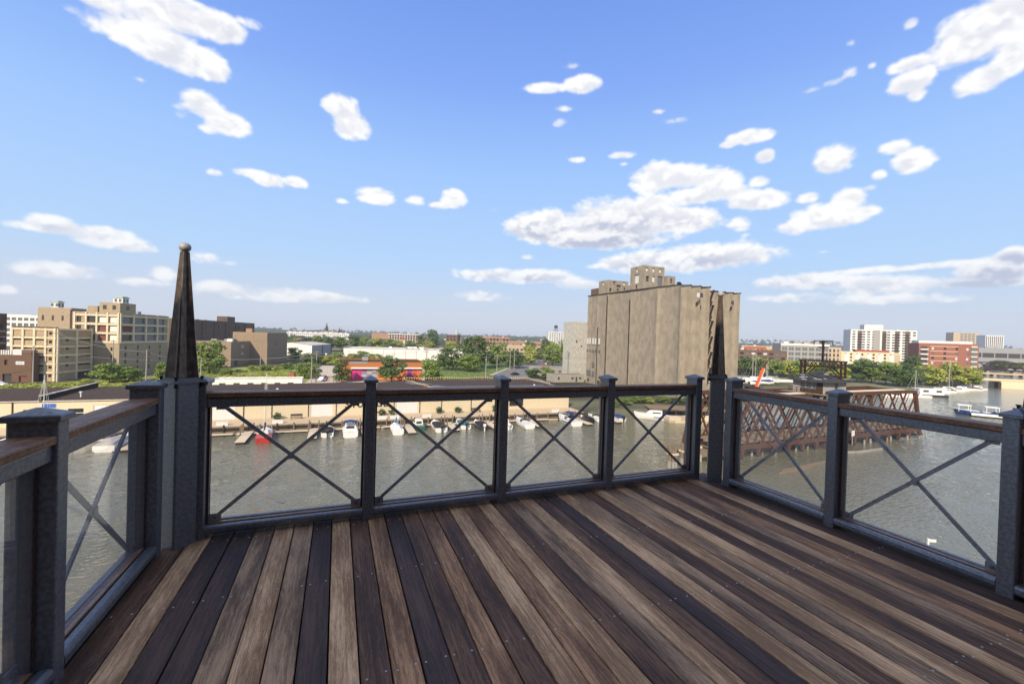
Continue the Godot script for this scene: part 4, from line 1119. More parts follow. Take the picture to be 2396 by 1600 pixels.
	building("low_office", "grey flat-roofed shed beside the whitewashed one near the road", "shed", Vector3(101.0, LAND, -192.0), 0.0, 20.0, 9.0, 4.4, "grey render", "flat roof", grid(1.5, 1.4, 5, 1, 3.6, 1, 1.6, 1.2, "pane grey"))

# ---------------------------------------------------------------- far town
func make_far_town() -> void:
	var t: Node3D
	building("far_factory", "white factory with green-capped cupola behind the mills at far left", "building", Vector3(-236, LAND, -452), -14.0, 52.0, 40.0, 24.4, "white render", "flat roof", grid(1.5, 3.0, 12, 5, 4.1, 4.2, 3.0, 2.2, "pane grey"))
	t = building("far_factory", "long white factory with rows of windows on the horizon", "building", Vector3(-39.6, LAND - 2.0, -1040.8), -8.0, 128.0, 40.0, 18.0, "white render", "flat roof", grid(3, 3, 30, 3, 4.1, 5.0, 1.8, 2.6, "pane grey"), grid(3, 3, 8, 3, 4.4, 5.0, 2.4, 2.6, "pane dark"))
	for k in 12:
		strip(t, "saw_tooth", Vector3(6.0, 1.6, 30.0), Vector3(-58 + 10.4 * k, 18.6, -18), "white render")
	t = building("far_church", "pale church with a dark domed bell tower on the horizon", "church", Vector3(-27, LAND, -1413), 0.0, 36.0, 20.0, 20.0, "tan render", "slate", grid(3, 4, 7, 2, 4.6, 7, 1.8, 4, "pane dark"))
	for q in [[-4.0, 30.0, 4.6], [31.0, 18.0, 2.6], [36.0, 14.0, 2.0]]:
		var s := Shape.new()
		s.lathe(Vector3.ZERO, [Vector2(q[2], 0), Vector2(q[2], q[1] * 0.35), Vector2(q[2] * 1.1, q[1] * 0.4), Vector2(q[2] * 0.85, q[1] * 0.55), Vector2(q[2] * 0.4, q[1] * 0.66), Vector2(q[2] * 0.45, q[1] * 0.75), Vector2(0.2, q[1])], 10)
		piece(t, "bell_tower", s.mesh(), mats["slate"], Vector3(q[0], 16.0, -6))
	t = building("far_office", "low red and white office block on the horizon right of the church", "building", Vector3(107.9, LAND, -873.3), -8.0, 94.0, 30.0, 19.5, "orange brick", "pale roof", grid(34, 4, 12, 3, 5.0, 5.0, 3.6, 3.4, "pane dark"))
	strip(t, "white_portico", Vector3(62, 1.6, 2), Vector3(14, 18.0, 0.9), "white render")
	for k in 13:
		strip(t, "white_fin", Vector3(0.9, 16.5, 0.8), Vector3(-14.6 + 5.0 * k, 8.6, 0.41), "white render")
	building("far_block", "dark brown brick block with a shaded side on the skyline", "building", Vector3(147, LAND, -587.8), -25.0, 16.0, 24.0, 19.8, "brown brick", "flat roof", grid(1.5, 3, 3, 4, 4.6, 4.3, 2.2, 2.4, "pane dark"), [])
	building("far_block", "orange brick factory with three rows of dark windows beyond the trees", "building", Vector3(190.4, LAND, -527), -5.0, 36.0, 30.0, 18.8, "orange brick", "flat roof", grid(1, 4.5, 8, 3, 4.4, 4.6, 3.3, 2.8, "pane dark"))
	building("far_block", "low tan brick annexe in front of the orange brick factory", "building", Vector3(214, LAND, -508), -5.0, 60.0, 20.0, 9.0, "tan render", "flat roof", grid(2, 2, 11, 1, 5.2, 1, 3, 2.4, "pane dark"))
	t = building("far_block", "white concrete building with a water tank on its roof", "building", Vector3(404.7, LAND, -753.5), -20.0, 44.0, 30.0, 32.0, "white render", "flat roof", grid(2, 8, 9, 6, 4.6, 4.0, 3.4, 2.2, "pane dark"))
	strip(t, "tan_wing", Vector3(14, 30.0, 20), Vector3(29.1, 15.0, -12), "tan render")
	var w := thing("water_tower", "dark water tank on legs above the white concrete building", "water tower", Vector3(404, LAND + 32, -768), 0.0)
	for k in 4:
		piece(w, "leg", bar_mesh(Vector3(3.2 * (1 if k & 1 else -1), 0, 3.2 * (1 if k & 2 else -1)), Vector3(2.3 * (1 if k & 1 else -1), 7.5, 2.3 * (1 if k & 2 else -1)), 0.6, 0.6), mats["slate"])
	var ts := Shape.new()
	ts.lathe(Vector3(0, 7.4, 0), [Vector2(0.6, 0), Vector2(3.6, 1.0), Vector2(3.6, 5.0), Vector2(0.3, 7.0)], 12)
	piece(w, "tank", ts.mesh(), mats["slate"])
	building("far_block", "low brick terrace roofs between the road trees and the skyline", "building", Vector3(254.5, LAND, -566), -10.0, 62.0, 24.0, 13.5, "orange brick", "pale roof", grid(2, 3, 11, 2, 5.4, 4.4, 2.6, 2.2, "pane dark"))
	t = building("far_church", "brick church with a slender green spire above the trees", "church", Vector3(168, LAND, -640), 0.0, 14.0, 26.0, 16.0, "orange brick", "slate", grid(2, 4, 3, 1, 3.8, 1, 1.4, 5, "pane dark"))
	var sp := Shape.new()
	sp.lathe(Vector3.ZERO, [Vector2(2.6, 0), Vector2(2.6, 9), Vector2(2.9, 9.2), Vector2(0.1, 22)], 8)
	piece(t, "spire", sp.mesh(), mats["copper green"], Vector3(0, 11.0, -3))
	# right bank
	building("far_block", "long low dark brick block behind the boatyard trees", "building", Vector3(380.6, LAND, -299.3), -35.0, 48.0, 20.0, 13.8, "brown brick", "flat roof", grid(1.5, 5, 9, 2, 5.2, 4.3, 3.4, 2.0, "pane dark"))
	t = building("far_block", "tan and terracotta roofed block rising behind the dark brick one", "building", Vector3(474, LAND, -369), -35.0, 46.0, 24.0, 17.6, "tan render", "roof tiles", grid(2, 11, 9, 1, 4.8, 1, 3, 2.4, "pane dark"))
	strip(t, "terracotta_band", Vector3(24, 3.0, 0.3), Vector3(-8, 15.2, 0.16), "roof tiles")
	t = building("far_block", "pale grey loft building with three rows of wide windows", "building", Vector3(471.5, LAND, -316.6), -35.0, 47.0, 26.0, 21.6, "grey render", "flat roof", grid(1.4, 3.2, 7, 3, 6.55, 5.4, 5.0, 3.4, "pane grey"))
	strip(t, "white_cornice", Vector3(47.3, 2.2, 0.5), Vector3(0, 20.4, 0.26), "white render")
	for k in 4:
		strip(t, "roof_house", Vector3(5, 2.2, 5), Vector3(-16 + 10 * k, 22.6, -9), ["white render", "grey render", "tan render", "grey render"][k])
	for i in 7:
		for j in 3:
			strip(t, "mullion", Vector3(0.25, 3.4, 0.2), Vector3(-23.5 + 1.4 + 6.55 * i + 2.5, 3.2 + 1.7 + 5.4 * j, -0.1), "grey render")
	building("far_block", "narrow tan building joined to the grey loft building", "building", Vector3(510.5, LAND, -310), -35.0, 13.0, 20.0, 18.8, "tan render", "flat roof", grid(1.6, 3.4, 3, 3, 3.8, 5.0, 1.8, 3.2, "pane dark"))
	t = building("town_houses", "row of cream townhouses with an orange-red roof before the high-rise", "building", Vector3(547.3, LAND, -296.8), -40.0, 58.0, 16.0, 14.6, "cream wall", "roof tiles", grid(1.6, 3.6, 11, 3, 5.2, 3.6, 2.0, 2.0, "pane dark"))
	strip(t, "tiled_roof", Vector3(30, 2.2, 9), Vector3(4, 15.7, -5), "roof tiles")
	strip(t, "tan_gable", Vector3(6, 13.0, 0.5), Vector3(25.5, 6.6, 0.27), "tan render")
	for k in 5:
		strip(t, "bay_front", Vector3(4.4, 12.0, 0.6), Vector3(-20.5 + 10.4 * k, 6.1, 0.31), "white render")
	t = building("high_rise", "white high-rise apartment block with dark balcony columns", "high-rise", Vector3(702.6, LAND, -363.9), -40.0, 76.0, 24.0, 45.0, "white render", "flat roof", grid(2.2, 4.5, 13, 11, 5.75, 3.65, 3.6, 1.9, "pane dark"))
	strip(t, "penthouse", Vector3(22, 7.2, 14), Vector3(-10.4, 48.4, -9), "white render")
	strip(t, "grey_core", Vector3(7.5, 44.0, 0.6), Vector3(-7.4, 22.5, 0.32), "grey render")
	for x in [-27.0, 1.3, 15.7, 27.2]:
		var bc := strip(t, "balcony_column", Vector3(4.4, 43.0, 0.5), Vector3(x, 22.0, 0.26), "brown brick")
		for j in 11:
			strip(bc, "balcony", Vector3(4.8, 0.9, 1.6), Vector3(0, -19.6 + 3.65 * j, 0.95), "slate")
	t = building("brick_apartments", "red brick apartment block with balconies and cream bands", "building", Vector3(524.6, LAND, -219.7), -40.0, 44.0, 18.0, 25.4, "red brick", "flat roof", [[9.6, 19.6, 1.9, 2.2, "pane pale"], [18.5, 19.6, 1.9, 2.2, "pane dark"], [27.2, 19.6, 1.9, 2.2, "pane dark"], [35.0, 19.6, 1.9, 2.2, "pane pale"], [9.6, 15.1, 1.9, 2.2, "pane dark"], [18.5, 15.1, 1.9, 2.2, "pane dark"], [27.2, 15.1, 1.9, 2.2, "pane grey"], [35.0, 15.1, 1.9, 2.2, "pane grey"], [9.6, 10.6, 1.9, 2.2, "pane dark"], [18.5, 10.6, 1.9, 2.2, "pane dark"], [27.2, 10.6, 1.9, 2.2, "pane pale"], [35.0, 10.6, 1.9, 2.2, "pane pale"], [9.6, 6.1, 1.9, 2.2, "pane pale"], [18.5, 6.1, 1.9, 2.2, "pane pale"], [27.2, 6.1, 1.9, 2.2, "pane dark"], [35.0, 6.1, 1.9, 2.2, "pane dark"], [1.2, 19.4, 5.2, 3.0, "pane and void shade"], [1.2, 14.9, 5.2, 3.0, "pane and void shade"], [1.2, 10.4, 5.2, 3.0, "pane and void shade"], [1.2, 5.9, 5.2, 3.0, "pane and void shade"], [1.2, 1.4, 5.2, 3.0, "pane and void shade"]])
	for j in 5:
		strip(t, "balcony", Vector3(6.0, 1.2, 1.6), Vector3(-18.4, 1.5 + 4.5 * j, 0.82), "white render")
		if j > 0:
			strip(t, "cream_band", Vector3(20.5, 0.45, 0.2), Vector3(-3.2, 4.6 + 4.5 * (j - 0), 0.11), "cream wall")
		var bay := strip(t, "glazed_bay", Vector3(4.4, 3.2, 0.5), Vector3(18.6, 2.8 + 4.5 * j, 0.27), "pane grey")
		strip(bay, "cream_spandrel", Vector3(4.5, 1.2, 0.52), Vector3(0, 2.2, 0.01), "cream wall")
	strip(t, "set_back_storey", Vector3(40, 2.4, 12), Vector3(-1.5, 26.4, -8), "white render")
	# roads and bridges up the river
	t = building("parking_garage", "dark long garage with an open level beyond the river", "building", Vector3(620, LAND, -214.7), -45.0, 60.0, 26.0, 23.0, "grey metal wall", "flat roof", [[2, 13.2, 8.8, 4.6, "pane and void shade"], [11.6, 13.2, 8.8, 4.6, "pane and void shade"], [21.2, 13.2, 8.8, 4.6, "pane and void shade"], [30.8, 13.2, 8.8, 4.6, "pane and void shade"], [40.4, 13.2, 8.8, 4.6, "pane and void shade"]])  # dark sheets fill the open level in place of a shaded interior
	building("far_tower", "brown and blue-grey office tower on the far right skyline", "tower", Vector3(1484, LAND, -587.7), -40.0, 52.0, 30.0, 67.0, "tan render", "flat roof", grid(14, 30, 4, 9, 7.6, 4.0, 6.0, 2.4, "pane grey"))
	t = building("far_tower", "white office tower with dark vertical stripes on the skyline", "tower", Vector3(1409.8, LAND, -509.6), -40.0, 33.0, 30.0, 58.0, "white render", "flat roof", grid(1.2, 20, 9, 1, 3.5, 1, 1.7, 36, "pane dark"))
	building("far_tower", "slim grey tower cut by the picture's right edge", "tower", Vector3(1420, LAND, -440), -40.0, 24.0, 20.0, 52.0, "grey render", "flat roof", grid(2, 20, 4, 8, 5.4, 4, 3.8, 2.4, "pane dark"))
	building("far_block", "low cream block at the foot of the far towers", "building", Vector3(1180, LAND, -440), -42.0, 130.0, 24.0, 26.0, "tan render", "flat roof", grid(4, 17, 20, 1, 6.2, 1, 4, 3, "pane dark"))
	for q in [["iron truss railway bridge far up the river", 560.0, -205.0, 60.0, true], ["flat road bridge below the iron railway bridge", 520.0, -186.0, 90.0, false]]:
		t = thing("river_bridge", q[0], "bridge", Vector3(q[1], LAND, q[2]), -45.0, "bridges up the river")
		strip(t, "deck", Vector3(q[3], 1.2, 6.0), Vector3(10, 2.2 if q[4] else -0.3 + 1.0, 0), "dark rust" if q[4] else "tan render")
		for k in 5:
			strip(t, "pier", Vector3(2.0, 4.6, 5.0), Vector3(-20 + 18 * k, -0.8 if q[4] else -2.2, 0), "grey render")
		if q[4]:
			strip(t, "top_chord", Vector3(q[3], 0.9, 0.8), Vector3(10, 9.2, 2.4), "dark rust")
			for k in 10:
				var x: float = -20 + 6.0 * k
				piece(t, "diagonal", bar_mesh(Vector3(x, 2.8, 2.4), Vector3(x + 6, 9.2, 2.4), 0.8, 0.5), mats["dark rust"])
				piece(t, "diagonal", bar_mesh(Vector3(x + 6, 2.8, 2.9), Vector3(x, 9.2, 2.9), 0.8, 0.5), mats["dark rust"])
	t = thing("quay_bridge", "low cream road bridge with a solid abutment at the marina's end", "bridge", Vector3(352, LAND, -118.5), -41.0)
	strip(t, "abutment", Vector3(30.0, 6.4, 10.0), Vector3(9.2, -0.9, -5.1), "cream wall")
	strip(t, "deck", Vector3(66.0, 0.8, 8.0), Vector3(-2.0, 2.7, -5.0), "tan render")
	strip(t, "parapet", Vector3(66.0, 0.6, 0.3), Vector3(-2.0, 3.4, -1.2), "cream wall")
	strip(t, "fender", Vector3(1.4, 5.0, 3.0), Vector3(-6.6, -0.8, -1.0), "dark timber")
	for q in [[370.0, -112.0], [381.0, -104.0]]:
		var l := thing("light_mast", ("left" if q[0] < 375.0 else "right") + " white twin-legged lamp mast on the low cream bridge", "lamp post", Vector3(q[0], LAND + 3.1, q[1] - 6.0), -41.0, "masts on the cream bridge")
		for s in [-0.9, 0.9]:
			piece(l, "leg", bar_mesh(Vector3(s, 0, 0), Vector3(s * 0.5, 10.5, 0), 0.22, 0.22), mats["white render"])
		strip(l, "cross_arm", Vector3(2.6, 0.25, 0.25), Vector3(0, 10.5, 0), "white render")
	# small houses among the trees
	var r := RandomNumberGenerator.new()
	r.seed = 31
	for k in 46:
		var az := deg_to_rad(r.randf_range(-6.0, 46.0))
		var far := r.randf_range(620.0, 1500.0)
		var wd := r.randf_range(9, 22)
		var m: String = ["orange brick", "white render", "tan render", "brown brick", "cream wall"][r.randi() % 5]
		var h := thing("far_house", "small pitched-roof house among distant trees below the skyline", "house", Vector3(sin(az) * far, LAND + (far - 600) * 0.006, -cos(az) * far), r.randf_range(-30, 20), "distant houses")
		var hh := r.randf_range(6.0, 11.0)
		strip(h, "wall", Vector3(wd, hh, 10), Vector3(0, hh / 2 - 1.0, 0), m)
		var s := Shape.new()
		s.loft([[Vector3(-wd / 2 - 0.4, hh - 1, 5.4), Vector3(0, hh + 2.6, 5.4), Vector3(wd / 2 + 0.4, hh - 1, 5.4)], [Vector3(-wd / 2 - 0.4, hh - 1, -5.4), Vector3(0, hh + 2.6, -5.4), Vector3(wd / 2 + 0.4, hh - 1, -5.4)]], true)
		piece(h, "roof", s.mesh(), mats[["slate", "roof tiles", "flat roof"][r.randi() % 3]])

# ---------------------------------------------------------------- swing bridge, left open along the stream
func make_swing_bridge() -> void:
	var t := thing("swing_bridge", "rusty riveted swing bridge standing open along the river", "bridge", Vector3(62.0, WATER, -54.5), 1.6)
	var rust: Material = mats["rust"]
	var n := 15
	var dx := 4.1
	var yb := 2.0
	var yt := 10.6
	for side in [0, 1]:
		var z = -9.0 * side
		piece(t, "bottom_chord", bar_mesh(Vector3(0, yb, z), Vector3(n * dx, yb, z), 0.75, 0.45), rust)
		piece(t, "top_chord", bar_mesh(Vector3(2.2, yt, z), Vector3(n * dx - 2.2, yt, z), 0.55, 0.55), rust)
		piece(t, "end_post", bar_mesh(Vector3(-0.2, yb - 1.2, z), Vector3(2.4, yt + 0.1, z), 0.95, 0.6), rust)
		piece(t, "end_post", bar_mesh(Vector3(n * dx + 0.2, yb - 1.2, z), Vector3(n * dx - 2.4, yt + 0.1, z), 0.75, 0.6), rust)
		for k in n + 1:
			var x := k * dx
			if k <= n - 2:
				piece(t, "diagonal", bar_mesh(Vector3(x, yb, z + 0.16), Vector3(x + 1.5 * dx, yt, z + 0.16), 0.42, 0.16), rust)
				piece(t, "diagonal", bar_mesh(Vector3(x + 1.5 * dx, yb, z - 0.16), Vector3(x, yt, z - 0.16) if k > 0 else Vector3(2.2, yt, z - 0.16), 0.42, 0.16), rust)
			if k < n - 1:
				piece(t, "lattice_bar", bar_mesh(Vector3(x + 0.5 * dx, yb, z + 0.3), Vector3(x + 1.15 * dx, (yb + yt) / 2, z + 0.3), 0.22, 0.1), rust)
				piece(t, "lattice_bar", bar_mesh(Vector3(x + 0.62 * dx, yb, z), Vector3(x + 1.9 * dx, yt, z), 0.18, 0.06), mats["dark rust"])
			var g := Shape.new()
			g.loft([[Vector3(-0.45, 0, -0.2), Vector3(0.45, 0, -0.2), Vector3(0.45, 0, 0.2), Vector3(-0.45, 0, 0.2)], [Vector3(-0.2, -1.5, -0.2), Vector3(0.2, -1.5, -0.2), Vector3(0.2, -1.5, 0.2), Vector3(-0.2, -1.5, 0.2)]], true)
			if k > 0 and k < n:
				piece(t, "hanger_bracket", g.mesh(), rust, Vector3(x, yb - 0.2, z))
	for k in n + 1:
		var x := clampf(k * dx, 2.4, n * dx - 2.4)
		piece(t, "top_strut", bar_mesh(Vector3(x, yt, 0.2), Vector3(x, yt, -9.2), 0.35, 0.4, Vector3(1, 0, 0)), rust)
		piece(t, "floor_beam", bar_mesh(Vector3(k * dx, yb, 0.2), Vector3(k * dx, yb, -9.2), 0.6, 0.4, Vector3(1, 0, 0)), mats["dark rust"])
		if k < n:
			var q := Vector3(x, yt, 0.0 if k % 2 else -9.0)
			piece(t, "top_brace", bar_mesh(q, Vector3(clampf((k + 1) * dx, 2.4, n * dx - 2.4), yt, -9.0 if k % 2 else 0.0), 0.22, 0.22), rust)
	piece(t, "track_floor", block(Vector3(n * dx - 3.0, 0.16, 6.4)), mats["old timber"], Vector3(n * dx / 2, yb + 0.38, -4.5))
	for k in 2:
		strip(t, "walkway", Vector3(20.0, 0.14, 1.5), Vector3(13.0 + 34.0 * k, yt + 0.36, -1.6), "pale timber")
	var drum := Shape.new()
	drum.lathe(Vector3(30.7, 0, -4.5), [Vector2(5.2, -0.8), Vector2(5.2, 1.5)], 20)
	piece(t, "turntable_drum", drum.mesh(), mats["dark rust"])
	# portal frame across the middle
	for x in [29.7, 31.1]:
		for z in [1.0, -6.8]:
			piece(t, "portal_leg", bar_mesh(Vector3(x, yt - 0.4, z), Vector3(x, yt + 6.6, z), 0.3, 0.3), mats["dark rust"])
		piece(t, "portal_beam", bar_mesh(Vector3(x, yt + 6.6, 1.3), Vector3(x, yt + 6.6, -7.1), 0.3, 0.25, Vector3(1, 0, 0)), mats["dark rust"])
		piece(t, "portal_beam", bar_mesh(Vector3(x, yt + 5.4, 1.0), Vector3(x, yt + 5.4, -6.8), 0.2, 0.2, Vector3(1, 0, 0)), mats["dark rust"])
		for k in 9:
			piece(t, "portal_lacing", bar_mesh(Vector3(x, yt + (5.4 if k % 2 else 6.6), 0.9 - 0.85 * k), Vector3(x, yt + (6.6 if k % 2 else 5.4), 0.9 - 0.85 * (k + 1)), 0.12, 0.1, Vector3(1, 0, 0)), mats["dark rust"])
		piece(t, "knee_brace", bar_mesh(Vector3(x, yt + 3.2, 0.9), Vector3(x, yt + 5.5, -1.4), 0.2, 0.16, Vector3(1, 0, 0)), mats["dark rust"])
		piece(t, "knee_brace", bar_mesh(Vector3(x, yt + 3.2, -6.7), Vector3(x, yt + 5.5, -4.4), 0.2, 0.16, Vector3(1, 0, 0)), mats["dark rust"])
	for z in [1.0, -6.8]:
		for k in 8:
			piece(t, "leg_lacing", bar_mesh(Vector3(29.7 if k % 2 else 31.1, yt + 0.8 * k, z), Vector3(31.1 if k % 2 else 29.7, yt + 0.8 * (k + 1), z), 0.1, 0.08), mats["dark rust"])
	var mast := strip(t, "signal_mast", Vector3(0.32, 4.2, 0.32), Vector3(30.4, yt + 8.7, -2.9), "dark rust")
	for q in [[2.0, 3.8, 0.3], [1.7, 1.6, 0.7], [0.7, 2.0, 0.25], [-0.8, 1.5, 0.25], [-2.0, 1.9, 0.4]]:
		strip(mast, "cross_arm", Vector3(0.2, 0.16, q[1]), Vector3(0, q[0], 0), "dark rust")
		strip(mast, "cross_arm", Vector3(q[1] * 0.6, 0.14, 0.18), Vector3(0, q[0] - 0.2, 0), "dark rust")
	for s in [-1.8, 1.8]:
		piece(mast, "mast_stay", bar_mesh(Vector3(s * 0.35, -2.2, 0.5), Vector3(s * 0.3, -0.6, 0.4), 0.12, 0.12), mats["dark rust"])
		strip(mast, "lamp_hanger", Vector3(0.1, 0.9, 0.1), Vector3(0, 1.55, s), "dark rust")
	# bridge tender's house on top: boarded and glazed side facing upstream, white side facing us
	var h := thing("bridge_house", "peeling white tender's house with sagging slate roof on the swing bridge", "hut", Vector3(89.5, WATER + yt + 0.5, -54.0), 1.6)
	var s := Shape.new()
	var wh := 2.45
	s.wall(Transform3D(Basis(Vector3(0, 0, 1), Vector3(0, 1, 0), Vector3(-1, 0, 0)), Vector3(-3.6, 0, -5.8)), 5.8, wh, [[1.5, 0.75, 0.95, 1.3], [2.6, 0.75, 1.05, 1.3], [3.8, 0.75, 0.75, 1.3]], 0.15)
	s.wall(Transform3D(Basis(), Vector3(-3.6, 0, 0)), 7.2, wh, [[3.6, 0.05, 0.9, 2.0]], 0.15)
	s.wall(Transform3D(Basis(Vector3(0, 0, -1), Vector3(0, 1, 0), Vector3(1, 0, 0)), Vector3(3.6, 0, 0)), 5.8, wh, [], 0.1)
	s.wall(Transform3D(Basis(Vector3(-1, 0, 0), Vector3(0, 1, 0), Vector3(0, 0, -1)), Vector3(3.6, 0, -5.8)), 7.2, wh, [], 0.1)
	piece(h, "wall", s.mesh(), mats["peeling white paint"])
	strip(h, "brown_boards", Vector3(0.06, wh, 1.15), Vector3(-3.635, wh / 2, -0.62), "peeling brown boards")
	strip(h, "brown_boards", Vector3(0.05, 0.7, 3.1), Vector3(-3.63, 0.36, -2.75), "peeling brown boards")
	for q in [[-3.82, 0.95], [-2.67, 1.05], [-1.62, 0.75]]:
		var wd := strip(h, "window", Vector3(0.05, 1.3, q[1]), Vector3(-3.5, 1.4, q[0]), "pane grey")
		strip(wd, "window_bar", Vector3(0.05, 0.07, q[1]), Vector3(-0.05, 0, 0), "peeling white paint")
	strip(h, "door", Vector3(0.9, 2.0, 0.06), Vector3(0.45, 1.05, -0.1), "pane and void shade")
	s = Shape.new()
	var e := [Vector3(-4.5, 2.3, 0.9), Vector3(0, 2.2, 1.0), Vector3(4.4, 2.35, 0.9), Vector3(4.5, 2.3, -2.9), Vector3(4.4, 2.35, -6.7), Vector3(0, 2.25, -6.8), Vector3(-4.4, 2.35, -6.7), Vector3(-4.6, 2.2, -2.9)]
	var top := [Vector3(-1.0, 4.1, -2.7), Vector3(0, 4.2, -2.6), Vector3(1.0, 4.1, -2.7), Vector3(1.0, 4.1, -2.9), Vector3(0.9, 4.1, -3.2), Vector3(0, 4.15, -3.2), Vector3(-0.9, 4.1, -3.2), Vector3(-1.0, 4.1, -2.9)]
	var mid := []
	for k in 8:
		mid.append(e[k].lerp(top[k], 0.5) + Vector3(0, -0.12 - 0.09 * (k % 3), 0))
	var low := []
	for k in 8:
		low.append(e[k] + Vector3(0, -0.14, 0))
	s.loft([low, e, mid, top], true)
	piece(h, "roof", s.mesh(), mats["slate"])
	for k in 40:
		var f := rng.randf_range(0.06, 0.85)
		var side := k % 2 == 0
		var p: Vector3 = Vector3(rng.randf_range(-4, 4) * (1.0 - f * 0.75), 2.4 + f * 1.72, 0.9 - f * 3.6) if side else Vector3(-4.5 + f * 3.5, 2.35 + f * 1.75, -2.9 + rng.randf_range(-3.4, 3.4) * (1.0 - f * 0.8))
		piece(h, "shingle", block(Vector3(rng.randf_range(0.5, 1.3), 0.06, 0.28) if side else Vector3(0.28, 0.06, rng.randf_range(0.5, 1.3))), mats["slate" if k % 3 else "grey metal wall"], p, Basis(Vector3(1, 0, 0), 0.46) if side else Basis(Vector3(0, 0, 1), 0.46))
	for k in 5:
		piece(h, "balustrade_post", block(Vector3(0.08, 1.0, 0.08)), mats["dark rust"], Vector3(-5.0, 0.4, -5.6 + 1.5 * k))
	for y in [0.45, 0.9]:
		strip(h, "balustrade_rail", Vector3(0.07, 0.07, 6.4), Vector3(-5.0, y, -2.6), "dark rust")
	strip(h, "landing", Vector3(9.6, 0.14, 8.4), Vector3(-0.6, -0.09, -2.9), "old timber")
	# timber fender pier under the bridge and its piles
	var f := thing("fender_pier", "long low timber fender pier beneath the rusty swing bridge", "pier", Vector3(92.5, WATER, -59.0), 1.6)
	strip(f, "deck", Vector3(70.0, 0.3, 7.6), Vector3(0, 0.75, -1.6), "old timber")
	for z in [4.6, -6.4]:
		strip(f, "wale", Vector3(71.0, 0.4, 0.35), Vector3(0, 0.35, z * 0.5 - 0.05), "dark timber")
	for k in 24:
		var s2 := Shape.new()
		s2.lathe(Vector3.ZERO, [Vector2(0.2, -1.5), Vector2(0.18, 1.0), Vector2(0.05, 1.08)], 8)
		piece(f, "pile", s2.mesh(), mats["peeling white paint" if k % 4 != 1 else "old timber"], Vector3(-35 + 3.1 * k, 0, 2.5 + 0.2 * sin(k * 2.3)) if k < 13 else Vector3(7.0 + 2.7 * (k - 13), -0.1, 3.4 + 0.4 * sin(k * 2.3)))
	var bm := thing("floating_boom", "pale floating timber boom lying in front of the swing bridge", "boom", Vector3(75.0, WATER, -48.4), 7.0)
	piece(bm, "timber", block(Vector3(17.0, 0.3, 0.35)), mats["old timber"], Vector3(0, 0.05, 0))
	piece(bm, "timber", block(Vector3(9.0, 0.3, 0.35)), mats["old timber"], Vector3(-6.0, 0.07, 0.62))
	var bm2 := thing("floating_boom", "white floating boom curved round the fender pier beneath the bridge", "boom", Vector3(93.5, WATER, -51.6), -4.0)
	for k in 7:
		piece(bm2, "float", block(Vector3(2.1, 0.4, 0.4)), mats["peeling white paint"], Vector3(-6.4 + 2.15 * k, 0.12, -0.2 * absf(k - 3)), Basis(Vector3.UP, 0.05 * (k - 3)))
	var sg := thing("pier_sign", "small white sign on a post at the fender pier's edge", "sign", Vector3(95.5, WATER + 0.7, -54.0), 5.0)
	strip(sg, "post", Vector3(0.12, 2.6, 0.12), Vector3(0, 1.3, 0), "peeling white paint")
	strip(sg, "board", Vector3(1.1, 1.1, 0.06), Vector3(0, 2.4, 0.1), "white door")
	for q in [[49.7, -53.6, "tall white-banded cluster of piles standing clear of the bridge's left end"], [52.9, -54.4, "white-banded cluster of piles nearest the bridge's left end"], [57.2, -56.2, "white-banded pile cluster half hidden by the right spired post"]]:
		var d := thing("pile_cluster", q[2], "piles", Vector3(q[0], WATER, q[1]), 0.0, "mooring dolphins by the bridge")
		for k in 7:
			var a := TAU * k / 6.0
			var o := Vector3(cos(a), 0, sin(a)) * (0.0 if k == 6 else 0.42)
			var p := Shape.new()
			p.tube([o * 1.5 + Vector3(0, -1.5, 0), o + Vector3(0, 3.4 + 0.3 * sin(k * 2.0), 0)], 0.22, 0.2, 7)
			var pl := piece(d, "pile", p.mesh(), mats["old timber"])
			var b := Shape.new()
			b.tube([o * 1.4 + Vector3(0, 0.12, 0), o * 1.25 + Vector3(0, 1.25, 0)], 0.232, 0.227, 7)
			piece(pl, "white_band", b.mesh(), mats["peeling white paint"])
		strip(d, "cap_band", Vector3(1.3, 0.3, 1.3), Vector3(0, 2.4, 0), "pale timber")

